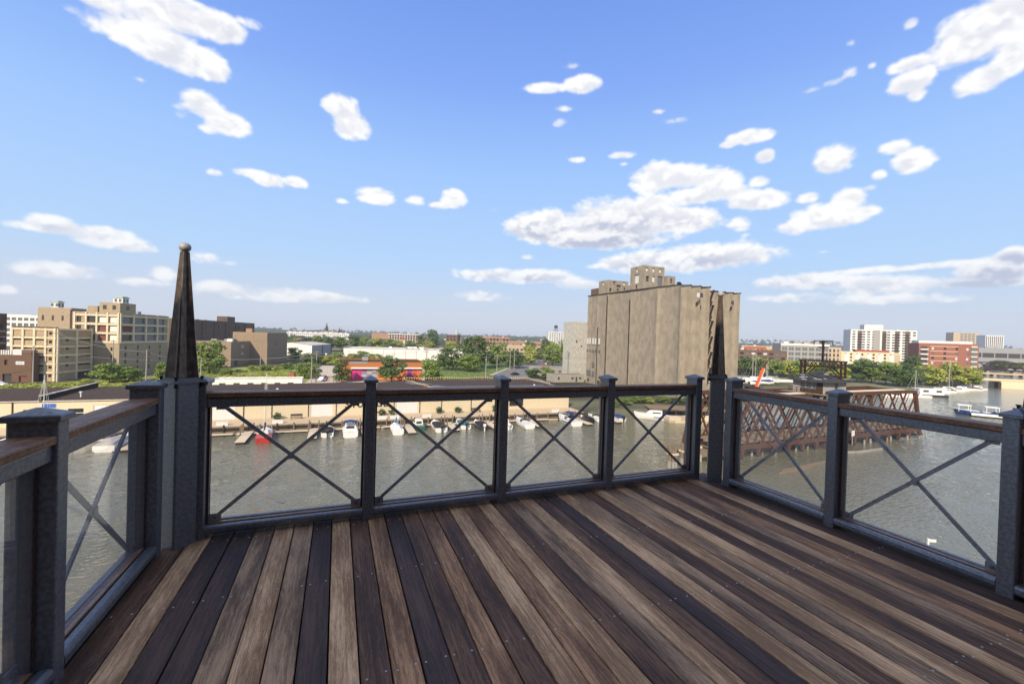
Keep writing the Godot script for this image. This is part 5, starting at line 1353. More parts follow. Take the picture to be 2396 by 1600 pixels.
# ---------------------------------------------------------------- quay, docks and boats
func make_quay() -> void:
	var t := thing("quay_wall", "timber-faced quay wall with piles along the storage shed", "quay", Vector3(0, WATER, -95.3))
	strip(t, "facing", Vector3(159.0, 1.9, 0.3), Vector3(-20.5, 0.5, -0.16), "dark timber")
	for j in 4:
		strip(t, "wale", Vector3(159.0, 0.24, 0.28), Vector3(-20.5, 0.1 + 0.44 * j, 0.12), ["pale timber", "old timber", "dark timber", "old timber"][j])
	for k in 54:
		var s := Shape.new()
		s.lathe(Vector3.ZERO, [Vector2(0.16, -1.2), Vector2(0.15, 1.9), Vector2(0.03, 1.95)], 7)
		piece(t, "pile", s.mesh(), mats["old timber" if k % 3 else "dark timber"], Vector3(-99 + 2.95 * k, 0, 0.36))
	for k in 11:
		strip(t, "low_walkway", Vector3(12.6, 0.16, 0.9), Vector3(-90 + 13.2 * k, 0.34, 0.96), "pale timber")
	var where := ["left of the red-hulled sailboat", "left of the runabout with the dark cover", "between the blue-topped cruiser and the second railing post", "between the blue sailboat and the green boat", "between the black pontoon and the teal-covered boat", "beside the white outboard under the middle railing post", "right of the white sport boat", "beside the big white cruiser", "farthest right, before the green bank", "beside the shrink-wrapped boat at far left"]
	var at := [[-15.2, 8.6], [-3.9, 8.4], [5.6, 8.8], [14.3, 8.2], [23.4, 8.0], [32.2, 8.4], [42.4, 8.6], [54.8, 9.2], [63.6, 8.6], [-30.6, 9.6]]
	for k in at.size():
		var d := thing("finger_dock", "narrow wooden finger dock " + where[k], "dock", Vector3(at[k][0], WATER, -95.0), 0.0, "finger docks along the quay")
		var l: float = at[k][1]
		strip(d, "deck", Vector3(1.55, 0.14, l), Vector3(0, 0.5, l / 2), "pale timber")
		strip(d, "float", Vector3(1.35, 0.5, l - 0.3), Vector3(0, 0.17, l / 2), "dark timber")
		for q in [[-0.86, 0.8], [0.86, 0.8], [-0.86, l * 0.4]]:
			var s := Shape.new()
			s.lathe(Vector3.ZERO, [Vector2(0.13, -1.5), Vector2(0.12, 2.3), Vector2(0.02, 2.4)], 7)
			piece(d, "pile", s.mesh(), mats["old timber"], Vector3(q[0], 0, q[1]))
	# things on the quay
	for q in [[-11.2, "first round shrub on the quay left of the bench"], [22.6, "shrub against the cream wall right of the white door"], [27.4, "low shrub against the middle of the cream wall"], [36.8, "dark shrub just left of the middle railing post"], [11.8, "small shrub under the letters on the cream wall"], [9.6, "second small shrub under the letters on the cream wall"]]:
		shrub(Vector3(q[0], LAND, -101.0), 0.9, 1.5, q[1], "shrubs along the cream wall", 0)
	for x in [-7.6, 31.8]:
		var b := thing("bench", "wooden bench on the quay near the roller door" if x < 0 else "wooden bench on the quay left of the dark shop window", "bench", Vector3(x, LAND + 0.02, -100.9), 0.0, "quay benches")
		strip(b, "seat", Vector3(2.3, 0.08, 0.5), Vector3(0, 0.45, 0), "dark timber")
		strip(b, "backrest", Vector3(2.3, 0.4, 0.07), Vector3(0, 0.8, -0.24), "dark timber")
		for s in [-1.0, 1.0]:
			strip(b, "leg", Vector3(0.09, 0.45, 0.5), Vector3(s, 0.22, 0), "dark timber")
	for q in [[-20.0, "leftmost white board on the quay edge"], [-10.6, "white board on the quay edge by the red sailboat"], [9.4, "white board left of the two under the letters"], [12.0, "white board right of the two under the letters"], [19.0, "white board on the quay edge behind the green boat"], [51.5, "white box at the quay's right end"]]:
		var b := thing("quay_box", q[1], "box", Vector3(q[0], LAND + 0.02, -96.8), 0.0, "white boards on the quay edge")
		strip(b, "panel", Vector3(1.9, 0.6, 0.5), Vector3(0, 0.32, 0), "white door")
		strip(b, "lid", Vector3(2.0, 0.07, 0.6), Vector3(0, 0.656, 0), "white panel")
	var pl := thing("timber_pier", "derelict dark timber pier behind the cabin cruiser", "pier", Vector3(89.0, WATER, -92.0), -28.0)
	strip(pl, "deck", Vector3(20.0, 0.35, 7.0), Vector3(0, 1.75, 0), "dark timber")
	for k in 7:
		strip(pl, "stringer", Vector3(20.4, 0.3, 0.3), Vector3(0, 2.06, -3.0 + 1.0 * k), "old timber")
		for z in [-3.2, 3.2]:
			strip(pl, "pile", Vector3(0.35, 3.4, 0.35), Vector3(-9.4 + 3.1 * k, 0.1, z), "dark timber")
	var bw := thing("block_jetty", "pale block-built jetty beside the derelict timber pier", "jetty", Vector3(83.5, WATER, -84.3), -14.0)
	for k in 8:
		for j in 2:
			strip(bw, "block", Vector3(1.55, 0.85, 2.6), Vector3(-5.6 + 1.6 * k, 0.1 + 0.88 * j, 0), "pale timber" if (k + j) % 3 else "tan render")

func hull_mesh(l: float, b: float, free: float, low: float) -> Mesh:   # stern at z = 0, bow at z = -l; water at y = 0
	var s := Shape.new()
	var rings := []
	var n := 9
	for k in n + 1:
		var f := float(k) / n
		var w := b / 2 * (0.93 + 0.14 * f if f < 0.5 else (1.0 - pow((f - 0.5) / 0.5, 2.2)) * 1.0)
		w = maxf(w, 0.02)
		var top := free * (1.0 + 0.42 * f * f)
		var keel := -low * (1.0 - pow(f, 5.0))
		var z := -l * f
		var bowcut := 0.1 * l * pow(f, 4.0)
		rings.append([Vector3(-w, top, z), Vector3(-w * 0.96, top * 0.5, z + bowcut * 0.3), Vector3(-w * 0.74, 0.0, z + bowcut * 0.6), Vector3(0, keel, z + bowcut), Vector3(w * 0.74, 0.0, z + bowcut * 0.6), Vector3(w * 0.96, top * 0.5, z + bowcut * 0.3), Vector3(w, top, z)])
	s.loft(rings, true)
	return s.mesh()

func deck_mesh(l: float, b: float, free: float, from: float) -> Mesh:
	var s := Shape.new()
	var last := []
	for k in 9:
		var f := lerpf(from, 0.985, k / 8.0)
		var w := b / 2 * (0.93 + 0.14 * f if f < 0.5 else 1.0 - pow((f - 0.5) / 0.5, 2.2)) * 0.97
		var y := free * (1.0 + 0.42 * f * f)
		var row := [Vector3(-w, y + 0.02, -l * f), Vector3(0, y + 0.14, -l * f), Vector3(w, y + 0.02, -l * f)]
		if last:
			s.quad(last[0], row[0], row[1], last[1], Vector3.UP); s.quad(last[1], row[1], row[2], last[2], Vector3.UP)
		else:
			s.tri(row[0], row[1], row[2], Vector3(0, 0, 1))
		last = row
	return s.mesh()

func boat(called: String, label: String, at: Vector3, turn: float, l: float, b: float, kit: Array, hull := "gel white", group := "boats along the quay") -> Node3D:
	var t := thing(called, label, "boat", at, turn, group)
	var free := 0.55 + l * 0.055
	piece(t, "hull", hull_mesh(l, b, free, 0.35), mats[hull])
	var white: Material = mats["gel white"]
	var from := 0.02 if kit.has("covered") else 0.42
	piece(t, "foredeck", deck_mesh(l, b, free, from), white)
	strip(t, "cockpit_floor", Vector3(b * 0.8, 0.06, l * 0.42), Vector3(0, 0.35, -l * 0.22), "boat vinyl")
	strip(t, "transom", Vector3(b * 0.9, free * 0.8, 0.1), Vector3(0, free * 0.55, -0.06), hull)
	if kit.has("stripe"):
		for s in [-1, 1]:
			piece(t, "stripe", bar_mesh(Vector3(s * b * 0.492, free * 0.62, -0.2), Vector3(s * b * 0.535, free * 0.72, -l * 0.5), 0.14, 0.02, Vector3(1, 0, 0)), mats["navy paint"])
	if kit.has("seats"):
		for s in [-0.25, 0.25]:
			strip(t, "seat", Vector3(0.5, 0.5, 0.6), Vector3(s * b, 0.68, -l * 0.3), "boat vinyl")
		strip(t, "seat", Vector3(b * 0.75, 0.4, 0.5), Vector3(0, 0.62, -0.5), "boat vinyl")
	if kit.has("windshield"):
		var s := Shape.new()
		s.loft([[Vector3(-b * 0.42, free + 0.05, -l * 0.36), Vector3(-b * 0.34, free + 0.1, -l * 0.52), Vector3(b * 0.34, free + 0.1, -l * 0.52), Vector3(b * 0.42, free + 0.05, -l * 0.36)], [Vector3(-b * 0.38, free + 0.75, -l * 0.34), Vector3(-b * 0.29, free + 0.75, -l * 0.44), Vector3(b * 0.29, free + 0.75, -l * 0.44), Vector3(b * 0.38, free + 0.75, -l * 0.34)]], false, false)
		piece(t, "windshield", s.mesh(), mats["boat glass"])
	if kit.has("cabin"):
		var s := Shape.new()
		var y0 := free + 0.05
		var ring := func(y: float, k: float, f: float) -> Array: return [Vector3(-b * 0.4 * k, y, -l * 0.3), Vector3(-b * 0.36 * k, y, -l * (0.62 - f)), Vector3(0, y, -l * (0.70 - f)), Vector3(b * 0.36 * k, y, -l * (0.62 - f)), Vector3(b * 0.4 * k, y, -l * 0.3)]
		s.loft([ring.call(y0, 1.0, 0.0), ring.call(y0 + 0.45, 0.96, 0.02), ring.call(y0 + 1.0, 0.86, 0.08), ring.call(y0 + 1.12, 0.8, 0.1)], true)
		var cb := piece(t, "cabin", s.mesh(), white)
		for sd in [-1, 1]:
			strip(cb, "window", Vector3(0.06, 0.34, l * 0.2), Vector3(sd * b * 0.378, y0 + 0.66, -l * 0.43), "boat glass")
		strip(cb, "window", Vector3(b * 0.5, 0.5, 0.06), Vector3(0, y0 + 0.55, -l * 0.3 + 0.03), "boat glass")
	if kit.has("covered"):
		var s := Shape.new()
		var rings := []
		for k in 6:
			var f := 0.02 + 0.13 * k
			var w := b * 0.49 * (1.0 if f < 0.5 else 1.0 - pow((f - 0.5) / 0.5, 2.0))
			var y := free * (1.0 + 0.42 * f * f)
			var up := 0.28 + 0.4 * sin(clampf(f / 0.62, 0, 1) * PI)
			rings.append([Vector3(-w, y - 0.12, -l * f), Vector3(-w * 0.7, y + up * 0.8, -l * f), Vector3(0, y + up, -l * f), Vector3(w * 0.7, y + up * 0.8, -l * f), Vector3(w, y - 0.12, -l * f)])
		s.loft(rings, true)
		piece(t, "cover", s.mesh(), mats[kit[kit.find("covered") + 1]])
	if kit.has("bimini"):
		var s := Shape.new()
		var y := free + 1.75
		s.loft([[Vector3(-b * 0.42, y - 0.12, -l * 0.18), Vector3(0, y + 0.08, -l * 0.16), Vector3(b * 0.42, y - 0.12, -l * 0.18)], [Vector3(-b * 0.42, y, -l * 0.34), Vector3(0, y + 0.2, -l * 0.34), Vector3(b * 0.42, y, -l * 0.34)], [Vector3(-b * 0.42, y - 0.12, -l * 0.5), Vector3(0, y + 0.08, -l * 0.5), Vector3(b * 0.42, y - 0.12, -l * 0.5)]], false, false)
		piece(t, "bimini", s.mesh(), mats[kit[kit.find("bimini") + 1]])
		for s2 in [-1, 1]:
			for z in [0.18, 0.5]:
				piece(t, "bimini_pole", bar_mesh(Vector3(s2 * b * 0.44, free, -l * 0.33), Vector3(s2 * b * 0.42, y - 0.12, -l * z), 0.05, 0.05), mats["boat chrome"])
	if kit.has("outboard"):
		var m := Node3D.new()
		m.name = "outboard_motor"
		t.add_child(m, true)
		m.position = Vector3(0, 0, 0.28)
		var c: String = kit[kit.find("outboard") + 1]
		var s := Shape.new()
		s.soft_box(Vector3(0, free + 0.32, 0.1), Vector3(0.46, 0.6, 0.66), 0.14)
		piece(m, "cowling", s.mesh(), mats[c])
		strip_on(m, "leg", Vector3(0.2, 1.1, 0.26), Vector3(0, free - 0.4, 0.1), c)
	if kit.has("mast"):
		var hgt: float = kit[kit.find("mast") + 1]
		var s := Shape.new()
		s.tube([Vector3(0, free, -l * 0.55), Vector3(0, free + hgt, -l * 0.55)], 0.085, 0.05, 8)
		var ms := piece(t, "mast", s.mesh(), mats["mast grey"])
		s = Shape.new()
		for e in [Vector3(0, free + 0.1, -l * 0.98), Vector3(0, free + 0.1, 0), Vector3(b * 0.45, free, -l * 0.5), Vector3(-b * 0.45, free, -l * 0.5)]:
			s.tube([Vector3(0, free + hgt * 0.97, -l * 0.55), e], 0.018, 0.018, 4)
		piece(ms, "stays", s.mesh(), mats["mast grey"])
		s = Shape.new()
		s.tube([Vector3(0, free + 1.05, -l * 0.54), Vector3(0, free + 1.0, -l * 0.05)], 0.07, 0.06, 6)
		piece(t, "boom", s.mesh(), mats["mast grey"])
		if kit.has("sailcover"):
			s = Shape.new()
			s.tube([Vector3(0, free + 1.9, -l * 0.53), Vector3(0, free + 1.2, -l * 0.47), Vector3(0, free + 1.15, -l * 0.1)], 0.17, 0.12, 7)
			piece(t, "sail_cover", s.mesh(), mats[kit[kit.find("sailcover") + 1]])
		strip(t, "coachroof", Vector3(b * 0.5, 0.4, l * 0.34), Vector3(0, free + 0.3, -l * 0.52), "gel white")
		for sd in [-1, 1]:
			strip(t, "port_light", Vector3(0.04, 0.14, l * 0.2), Vector3(sd * b * 0.253, free + 0.34, -l * 0.5), "boat glass")
	if kit.has("rail"):
		var s := Shape.new()
		for sd in [-1, 1]:
			var pts := []
			for k in 6:
				var f := 0.5 + 0.095 * k
				var w := b / 2 * (1.0 - pow((f - 0.5) / 0.5, 2.2)) * 0.95
				pts.append(Vector3(sd * w, free * (1.0 + 0.42 * f * f) + 0.5, -l * f))
			s.tube(pts, 0.03, 0.03, 5)
			for k in 5:
				s.tube([pts[k], pts[k] - Vector3(0, 0.5, 0)], 0.022, 0.022, 4)
		piece(t, "bow_rail", s.mesh(), mats["boat chrome"])
	return t

func strip_on(p: Node, called: String, size: Vector3, at: Vector3, material: String) -> void:
	piece(p, called, block(size), mats[material], at)

func make_boats() -> void:
	paint("gel white", lin(0.80, 0.79, 0.76), 0.28)
	paint("red hull", lin(0.42, 0.03, 0.025), 0.35)
	paint("green hull", lin(0.015, 0.11, 0.06), 0.35)
	paint("dark hull", lin(0.03, 0.03, 0.035), 0.35)
	paint("navy paint", lin(0.02, 0.05, 0.16), 0.5)
	paint("boat vinyl", lin(0.5, 0.47, 0.42), 0.6)
	paint("boat chrome", lin(0.6, 0.6, 0.6), 0.25, 0.9)
	paint("boat glass", lin(0.05, 0.06, 0.065), 0.08)
	paint("mast grey", lin(0.62, 0.61, 0.58), 0.4, 0.2)
	worn("black canvas", lin(0.035, 0.03, 0.03), "fine", Vector3(1, 1, 1), 0.9)
	worn("teal canvas", lin(0.06, 0.19, 0.21), "fine", Vector3(1, 1, 1), 0.85)
	worn("navy canvas", lin(0.03, 0.06, 0.2), "fine", Vector3(1, 1, 1), 0.85)
	worn("blue canvas", lin(0.02, 0.19, 0.62), "fine", Vector3(1, 1, 1), 0.85)
	worn("blue tarp", lin(0.02, 0.33, 0.66), "fine", Vector3(1, 1, 1), 0.6)
	worn("grey wrap", lin(0.5, 0.48, 0.45), "fine", Vector3(1, 1, 1), 0.6)
	worn("orange canvas", lin(0.7, 0.16, 0.04), "fine", Vector3(1, 1, 1), 0.8)
	worn("black motor", lin(0.02, 0.02, 0.022), "fine", Vector3(1, 1, 1), 0.3)
	var y := WATER
	boat("motorboat", "motorboat under a bright blue tarp at the far left quay", Vector3(-48.6, y, -87.6), 0, 7.2, 2.7, ["covered", "blue tarp"])
	boat("motorboat", "pale boat half wrapped in grey plastic left of the first dock", Vector3(-33.6, y, -86.4), -4, 8.2, 3.1, ["covered", "grey wrap", "rail"])
	boat("motorboat", "small boat under a blue cover behind the left railing's far post", Vector3(-28.4, y, -88.2), 0, 5.2, 2.1, ["covered", "blue tarp", "outboard", "black motor"])
	boat("sailboat", "bare-masted sailboat behind the nearest left railing post", Vector3(-43.6, y, -88.4), 0, 7.6, 2.6, ["mast", 10.6, "sailcover", "black canvas"])
	boat("sailboat", "red-hulled sailboat with dark sail cover and tall mast", Vector3(-11.7, y, -86.6), 4, 7.8, 2.6, ["mast", 11.0, "sailcover", "black canvas", "seats", "rail"], "red hull")
	boat("motorboat", "white runabout with a dark cockpit cover beside the second dock", Vector3(-1.35, y, -88.6), 0, 5.8, 2.4, ["covered", "black canvas", "outboard", "black motor", "stripe"])
	boat("cabin_boat", "white cabin cruiser with a navy canvas top facing away", Vector3(2.75, y, -87.2), 0, 7.6, 2.9, ["cabin", "bimini", "navy canvas", "seats", "stripe"])
	boat("sailboat", "small white sailboat with bright blue sail cover and cushions", Vector3(11.6, y, -87.4), 0, 6.4, 2.4, ["mast", 8.0, "sailcover", "blue canvas", "seats"])
	boat("cabin_boat", "small white cabin boat with a dark green stern", Vector3(16.4, y, -90.0), 0, 5.6, 2.2, ["cabin", "rail"], "green hull")
	boat("pontoon_boat", "long boat fully wrapped in a black cover with black outboard", Vector3(20.3, y, -87.5), 0, 7.4, 2.7, ["covered", "black canvas", "outboard", "black motor"])
	boat("motorboat", "motorboat under a teal cover with black outboard", Vector3(26.0, y, -89.2), 0, 6.4, 2.5, ["covered", "teal canvas", "outboard", "black motor", "stripe"])
	boat("motorboat", "motorboat under a black cover with a white outboard", Vector3(29.4, y, -87.2), 0, 6.2, 2.4, ["covered", "black canvas", "outboard", "gel white", "stripe"], "dark hull")
	boat("cabin_boat", "white boat with an orange canvas half behind the middle post", Vector3(34.8, y, -86.8), 0, 6.2, 2.3, ["cabin", "bimini", "orange canvas", "outboard", "gel white"])
	boat("motorboat", "white sport boat with open cockpit and wraparound windshield", Vector3(39.8, y, -86.4), 0, 7.6, 2.7, ["windshield", "seats", "rail"])
	boat("cabin_boat", "large white cruiser with bow rail beside the eighth dock", Vector3(51.6, y, -86.2), 0, 8.8, 3.1, ["windshield", "seats", "rail", "bimini", "navy canvas", "stripe"])
	boat("motorboat", "small dark open boat with a big black outboard by the large cruiser", Vector3(57.0, y, -88.6), 0, 5.0, 2.1, ["covered", "black canvas", "outboard", "black motor"], "dark hull")
	boat("motorboat", "white bow just left of the third railing post", Vector3(60.2, y, -89.6), 0, 5.6, 2.2, ["windshield", "rail"])
	boat("motorboat", "boat with a navy cover moored at the rightmost finger dock", Vector3(66.0, y, -88.6), 0, 5.8, 2.3, ["covered", "navy canvas", "outboard", "black motor"])
	boat("cabin_boat", "white cabin cruiser lying side-on before the derelict timber pier", Vector3(80.4, y, -86.4), 48, 10.2, 3.1, ["cabin", "seats", "rail", "stripe"])
	# far marina row along the right bank
	var r := RandomNumberGenerator.new()
	r.seed = 12
	var row := ["nearest motorboat of the marina row, white with bow rail", "second motorboat of the marina row, beside the nearest", "white houseboat's left neighbour in the marina row", "motorboat right of the white houseboat", "dark-covered motorboat in the middle of the marina row", "white cruiser in the middle of the marina row", "navy-covered cruiser in the marina row", "white cruiser under the tall bare mast", "black-covered motorboat near the bank trees", "white motorboat before the yellow-green trees", "last large cruiser of the marina row", "farthest small motorboat of the marina row"]
	for k in row.size():
		var f: float = k / 11.0
		boat("motorboat", row[k], Vector3(lerpf(219, 315, f) + (14.0 if k > 2 else 0.0) * (1 - f), y, lerpf(-106.5, -117.5, f) + r.randf_range(-1.5, 1.5)), 62.0 + r.randf_range(-8, 8), r.randf_range(8, 11), 3.2, [["windshield", "rail", "seats"], ["cabin", "bimini", "navy canvas"], ["covered", "black canvas"], ["cabin", "rail"]][k % 4], "gel white", "marina row on the far bank")
	boat("sailboat", "white sailboat with a slanting stay at the near end of the marina row", Vector3(229.5, y, -101.5), 62, 10.0, 3.0, ["mast", 10.5], "gel white", "marina row on the far bank")
	boat("sailboat", "sailboat with the tallest bare mast before the yellow-green trees", Vector3(284, y, -113.0), 62, 11.0, 3.2, ["mast", 14.5], "gel white", "marina row on the far bank")
	var hb := thing("houseboat", "white houseboat with square windows in the marina row", "boat", Vector3(245.0, y, -103.5), 62.0, "marina row on the far bank")
	strip(hb, "hull", Vector3(4.2, 1.2, 12.5), Vector3(0, 0.3, -6), "dark hull")
	strip(hb, "cabin", Vector3(3.8, 2.4, 9.8), Vector3(0, 2.1, -6.2), "gel white")
	for z in [-3.4, -8.6]:
		for s in [-1.0, 1.0]:
			strip(hb, "window", Vector3(0.06, 0.9, 2.2), Vector3(1.91 * s, 2.4, z), "boat glass")
	strip(hb, "window", Vector3(2.0, 0.9, 0.06), Vector3(0, 2.4, -1.28), "boat glass")
	strip(hb, "roof", Vector3(4.2, 0.16, 10.6), Vector3(0, 3.38, -6.2), "gel white")
	# boatyard with laid-up yachts behind the elevator
	var yard := [[172.0, -148.0, 11.0], [178.5, -147.0, 8.5], [184.0, -150.5, 11.5], [189.5, -146.0, 12.0], [195.5, -150.0, 12.5], [201.0, -147.5, 10.5], [206.5, -151.0, 9.0]]
	var yl := ["leftmost laid-up yacht beside the elevator's edge", "yacht with slanting stays second in the boatyard", "third yacht in the boatyard, blue hull", "yacht behind the orange crane boom", "tallest-masted yacht of the boatyard", "sixth yacht of the boatyard, right of the crane", "rightmost yacht of the boatyard before the bridge house"]
	for k in yard.size():
		boat("yacht", yl[k], Vector3(yard[k][0], LAND + 0.9, yard[k][1]), 60.0 + 12.0 * sin(k * 2.0), 9.5, 2.9, ["mast", yard[k][2]], "navy paint" if k == 2 else "gel white", "yachts laid up in the boatyard")
	for k in 16:
		var p := Vector3(164 + r.randf() * 52, LAND + 0.75, -140.0 - r.randf() * 14.0)
		boat("yard_boat", ["small open white boat with a windshield stored in the boatyard", "small boat under grey wrap stored in the boatyard", "small white cabin boat stored in the boatyard", "small boat under a navy cover stored in the boatyard"][k % 4], p, r.randf_range(30, 100), r.randf_range(6, 9), 2.5, [["windshield"], ["covered", "grey wrap"], ["cabin"], ["covered", "navy canvas"]][k % 4], "gel white", "small boats stored ashore")
	# tour boat under way
	var tb := boat("tour_boat", "open tour boat with rows of seats under way on the river", Vector3(190.0, y, -64.0), 30.0, 13.0, 4.4, ["seats", "stripe"], "navy paint", "")
	for k in 6:
		strip(tb, "bench_row", Vector3(3.4, 0.7, 0.6), Vector3(0, 1.2, -2.0 - 1.6 * k), "navy canvas" if k % 2 else "boat vinyl")
	for q in [[-4.5, 2.6], [-10.5, 2.6]]:
		var c := strip(tb, "canopy", Vector3(3.8, 0.14, 3.0), Vector3(0, 3.1, q[0]), "gel white")
		for s in [[-1.8, -1.3], [1.8, -1.3], [-1.8, 1.3], [1.8, 1.3]]:
			strip(c, "canopy_pole", Vector3(0.1, 2.0, 0.1), Vector3(s[0], -1.0, s[1]), "gel white")
	strip(tb, "white_skirt", Vector3(4.9, 0.7, 9.0), Vector3(0, 0.7, -4.6), "gel white")
	var mk := thing("channel_marker", "little white pennant marker floating on the river near the right railing", "marker", Vector3(55.5, WATER, -24.2), -30.0)
	strip(mk, "post", Vector3(0.16, 1.5, 0.16), Vector3(0, 0.4, 0), "white door")
	var fl := Shape.new()
	fl.extrude([Vector2(0.08, 0.02), Vector2(0.75, 0.0), Vector2(0.08, -0.02)], 0.8, 1.1)
	piece(mk, "pennant", fl.mesh(), mats["white door"])
	# orange crane in the boatyard
	var c := thing("boatyard_crane", "orange lattice crane boom leaning over the boatyard", "crane", Vector3(153.6, LAND, -121.2), -20.0)
	strip(c, "carrier", Vector3(4.6, 1.8, 3.0), Vector3(-2.0, 1.3, 0), "dark rust")
	for x in [-3.4, -0.6]:
		for z in [-1.4, 1.4]:
			var wl := Shape.new()
			wl.lathe(Vector3.ZERO, [Vector2(0.55, -0.2), Vector2(0.6, 0), Vector2(0.55, 0.2)], 12)
			piece(c, "wheel", wl.mesh(), mats["rubber"], Vector3(x, 0.6, z), Basis(Vector3(1, 0, 0), PI / 2))
	piece(c, "boom", bar_mesh(Vector3(-0.6, 2.0, 0), Vector3(2.2, 9.6, 0), 0.75, 0.7), paint("crane orange", lin(0.72, 0.10, 0.02), 0.5))
	piece(c, "boom_edge", bar_mesh(Vector3(0.1, 2.0, 0.0), Vector3(2.72, 9.4, 0.0), 0.14, 0.74), mats["white door"])
	piece(c, "jib", bar_mesh(Vector3(2.2, 9.6, 0), Vector3(3.6, 12.6, 0), 0.7, 0.5), mats["rust"])

# ---------------------------------------------------------------- plants
func crown_mesh(number: int, leaves: int, lumps: int, size: float) -> Mesh:   # a crown of unit radius made of leaf sprays
	var r := RandomNumberGenerator.new()
	r.seed = number
	var at := []
	for k in lumps:
		var a := r.randf() * TAU
		var h := r.randf_range(-0.72, 0.8)
		var w := sqrt(maxf(0.05, 1.0 - h * h)) * r.randf_range(0.35, 0.78)
		at.append([Vector3(cos(a) * w, h, sin(a) * w), r.randf_range(0.24, 0.46)])
	var s := Shape.new()
	for k in leaves:
		var q: Array = at[r.randi() % lumps]
		var d := Vector3(r.randfn(), r.randfn() + 0.25, r.randfn()).normalized()
		var p: Vector3 = q[0] + d * q[1] * pow(r.randf(), 0.3) * Vector3(1.15, 0.85, 1.15)
		var n := (d + Vector3(r.randfn(), r.randfn(), r.randfn()) * 0.55).normalized()
		var x := n.cross(Vector3(r.randfn(), r.randfn(), r.randfn())).normalized()
		var z := n.cross(x)
		var e := size * r.randf_range(0.6, 1.35)
		var g := r.randf_range(0.62, 1.3)
		s.tint = Color(g * r.randf_range(0.85, 1.2), g, g * r.randf_range(0.7, 1.1))
		s.quad(p - x * e, p - z * e * 0.55, p + x * e, p + z * e * 0.55, n)
	return s.mesh(true)

func leaf(key: String, c: Color) -> void:
	var m := paint(key, c, 0.7)
	m.vertex_color_use_as_albedo = true
	m.backlight_enabled = true
	m.backlight = Color(0.35, 0.4, 0.2)
	m.cull_mode = BaseMaterial3D.CULL_DISABLED

func make_crowns() -> void:
	leaf("leaf 0", lin(0.075, 0.125, 0.028))
	leaf("leaf 1", lin(0.165, 0.24, 0.042))
	leaf("leaf 2", lin(0.32, 0.36, 0.06))
	worn("bark", lin(0.10, 0.075, 0.055), "rough", Vector3(1, 1, 1), 0.95)
	for k in 6:
		crowns.append(crown_mesh(100 + k, 2600, 15 + k, 0.085))

func tree(at: Vector3, h: float, r: float, kind: int, label: String, group: String, low := 0.0) -> void:
	var t := thing("leafy_tree", label, "tree", at, rng.randf() * 360.0, group)
	var s := Shape.new()
	var bend := Vector3(rng.randf_range(-0.4, 0.4), h * 0.45, rng.randf_range(-0.4, 0.4))
	s.tube([Vector3(0, -0.3, 0), bend * 0.5, bend, Vector3(0, h * 0.75, 0)], maxf(0.16, h * 0.022), 0.06, 7)
	for k in 4:
		var a := k * 1.7 + rng.randf()
		s.tube([bend * (0.6 + 0.1 * k), bend + Vector3(cos(a) * r * 0.5, h * 0.18, sin(a) * r * 0.5)], maxf(0.08, h * 0.009), 0.03, 5)
	piece(t, "trunk", s.mesh(), mats["bark"])
	var c0 := maxf(low, h * 0.12)
	var half := (h - c0) / 2
	piece(t, "crown", crowns[rng.randi() % crowns.size()], mats["leaf %d" % kind], Vector3(0, c0 + half, 0), Basis.from_scale(Vector3(r * 1.12, half * 1.12, r * 1.12)))

func shrub(at: Vector3, r: float, h: float, label: String, group: String, kind: int) -> void:
	var t := thing("shrub", label, "shrub", at, rng.randf() * 360.0, group)
	var s := Shape.new()
	for k in 4:
		s.tube([Vector3(0, -0.1, 0), Vector3(cos(k * 1.6) * r * 0.5, h * 0.6, sin(k * 1.6) * r * 0.5)], 0.05, 0.02, 5)
	piece(t, "stems", s.mesh(), mats["bark"])
	piece(t, "crown", crowns[rng.randi() % crowns.size()], mats["leaf %d" % kind], Vector3(0, h * 0.5, 0), Basis.from_scale(Vector3(r, h * 0.52, r)))

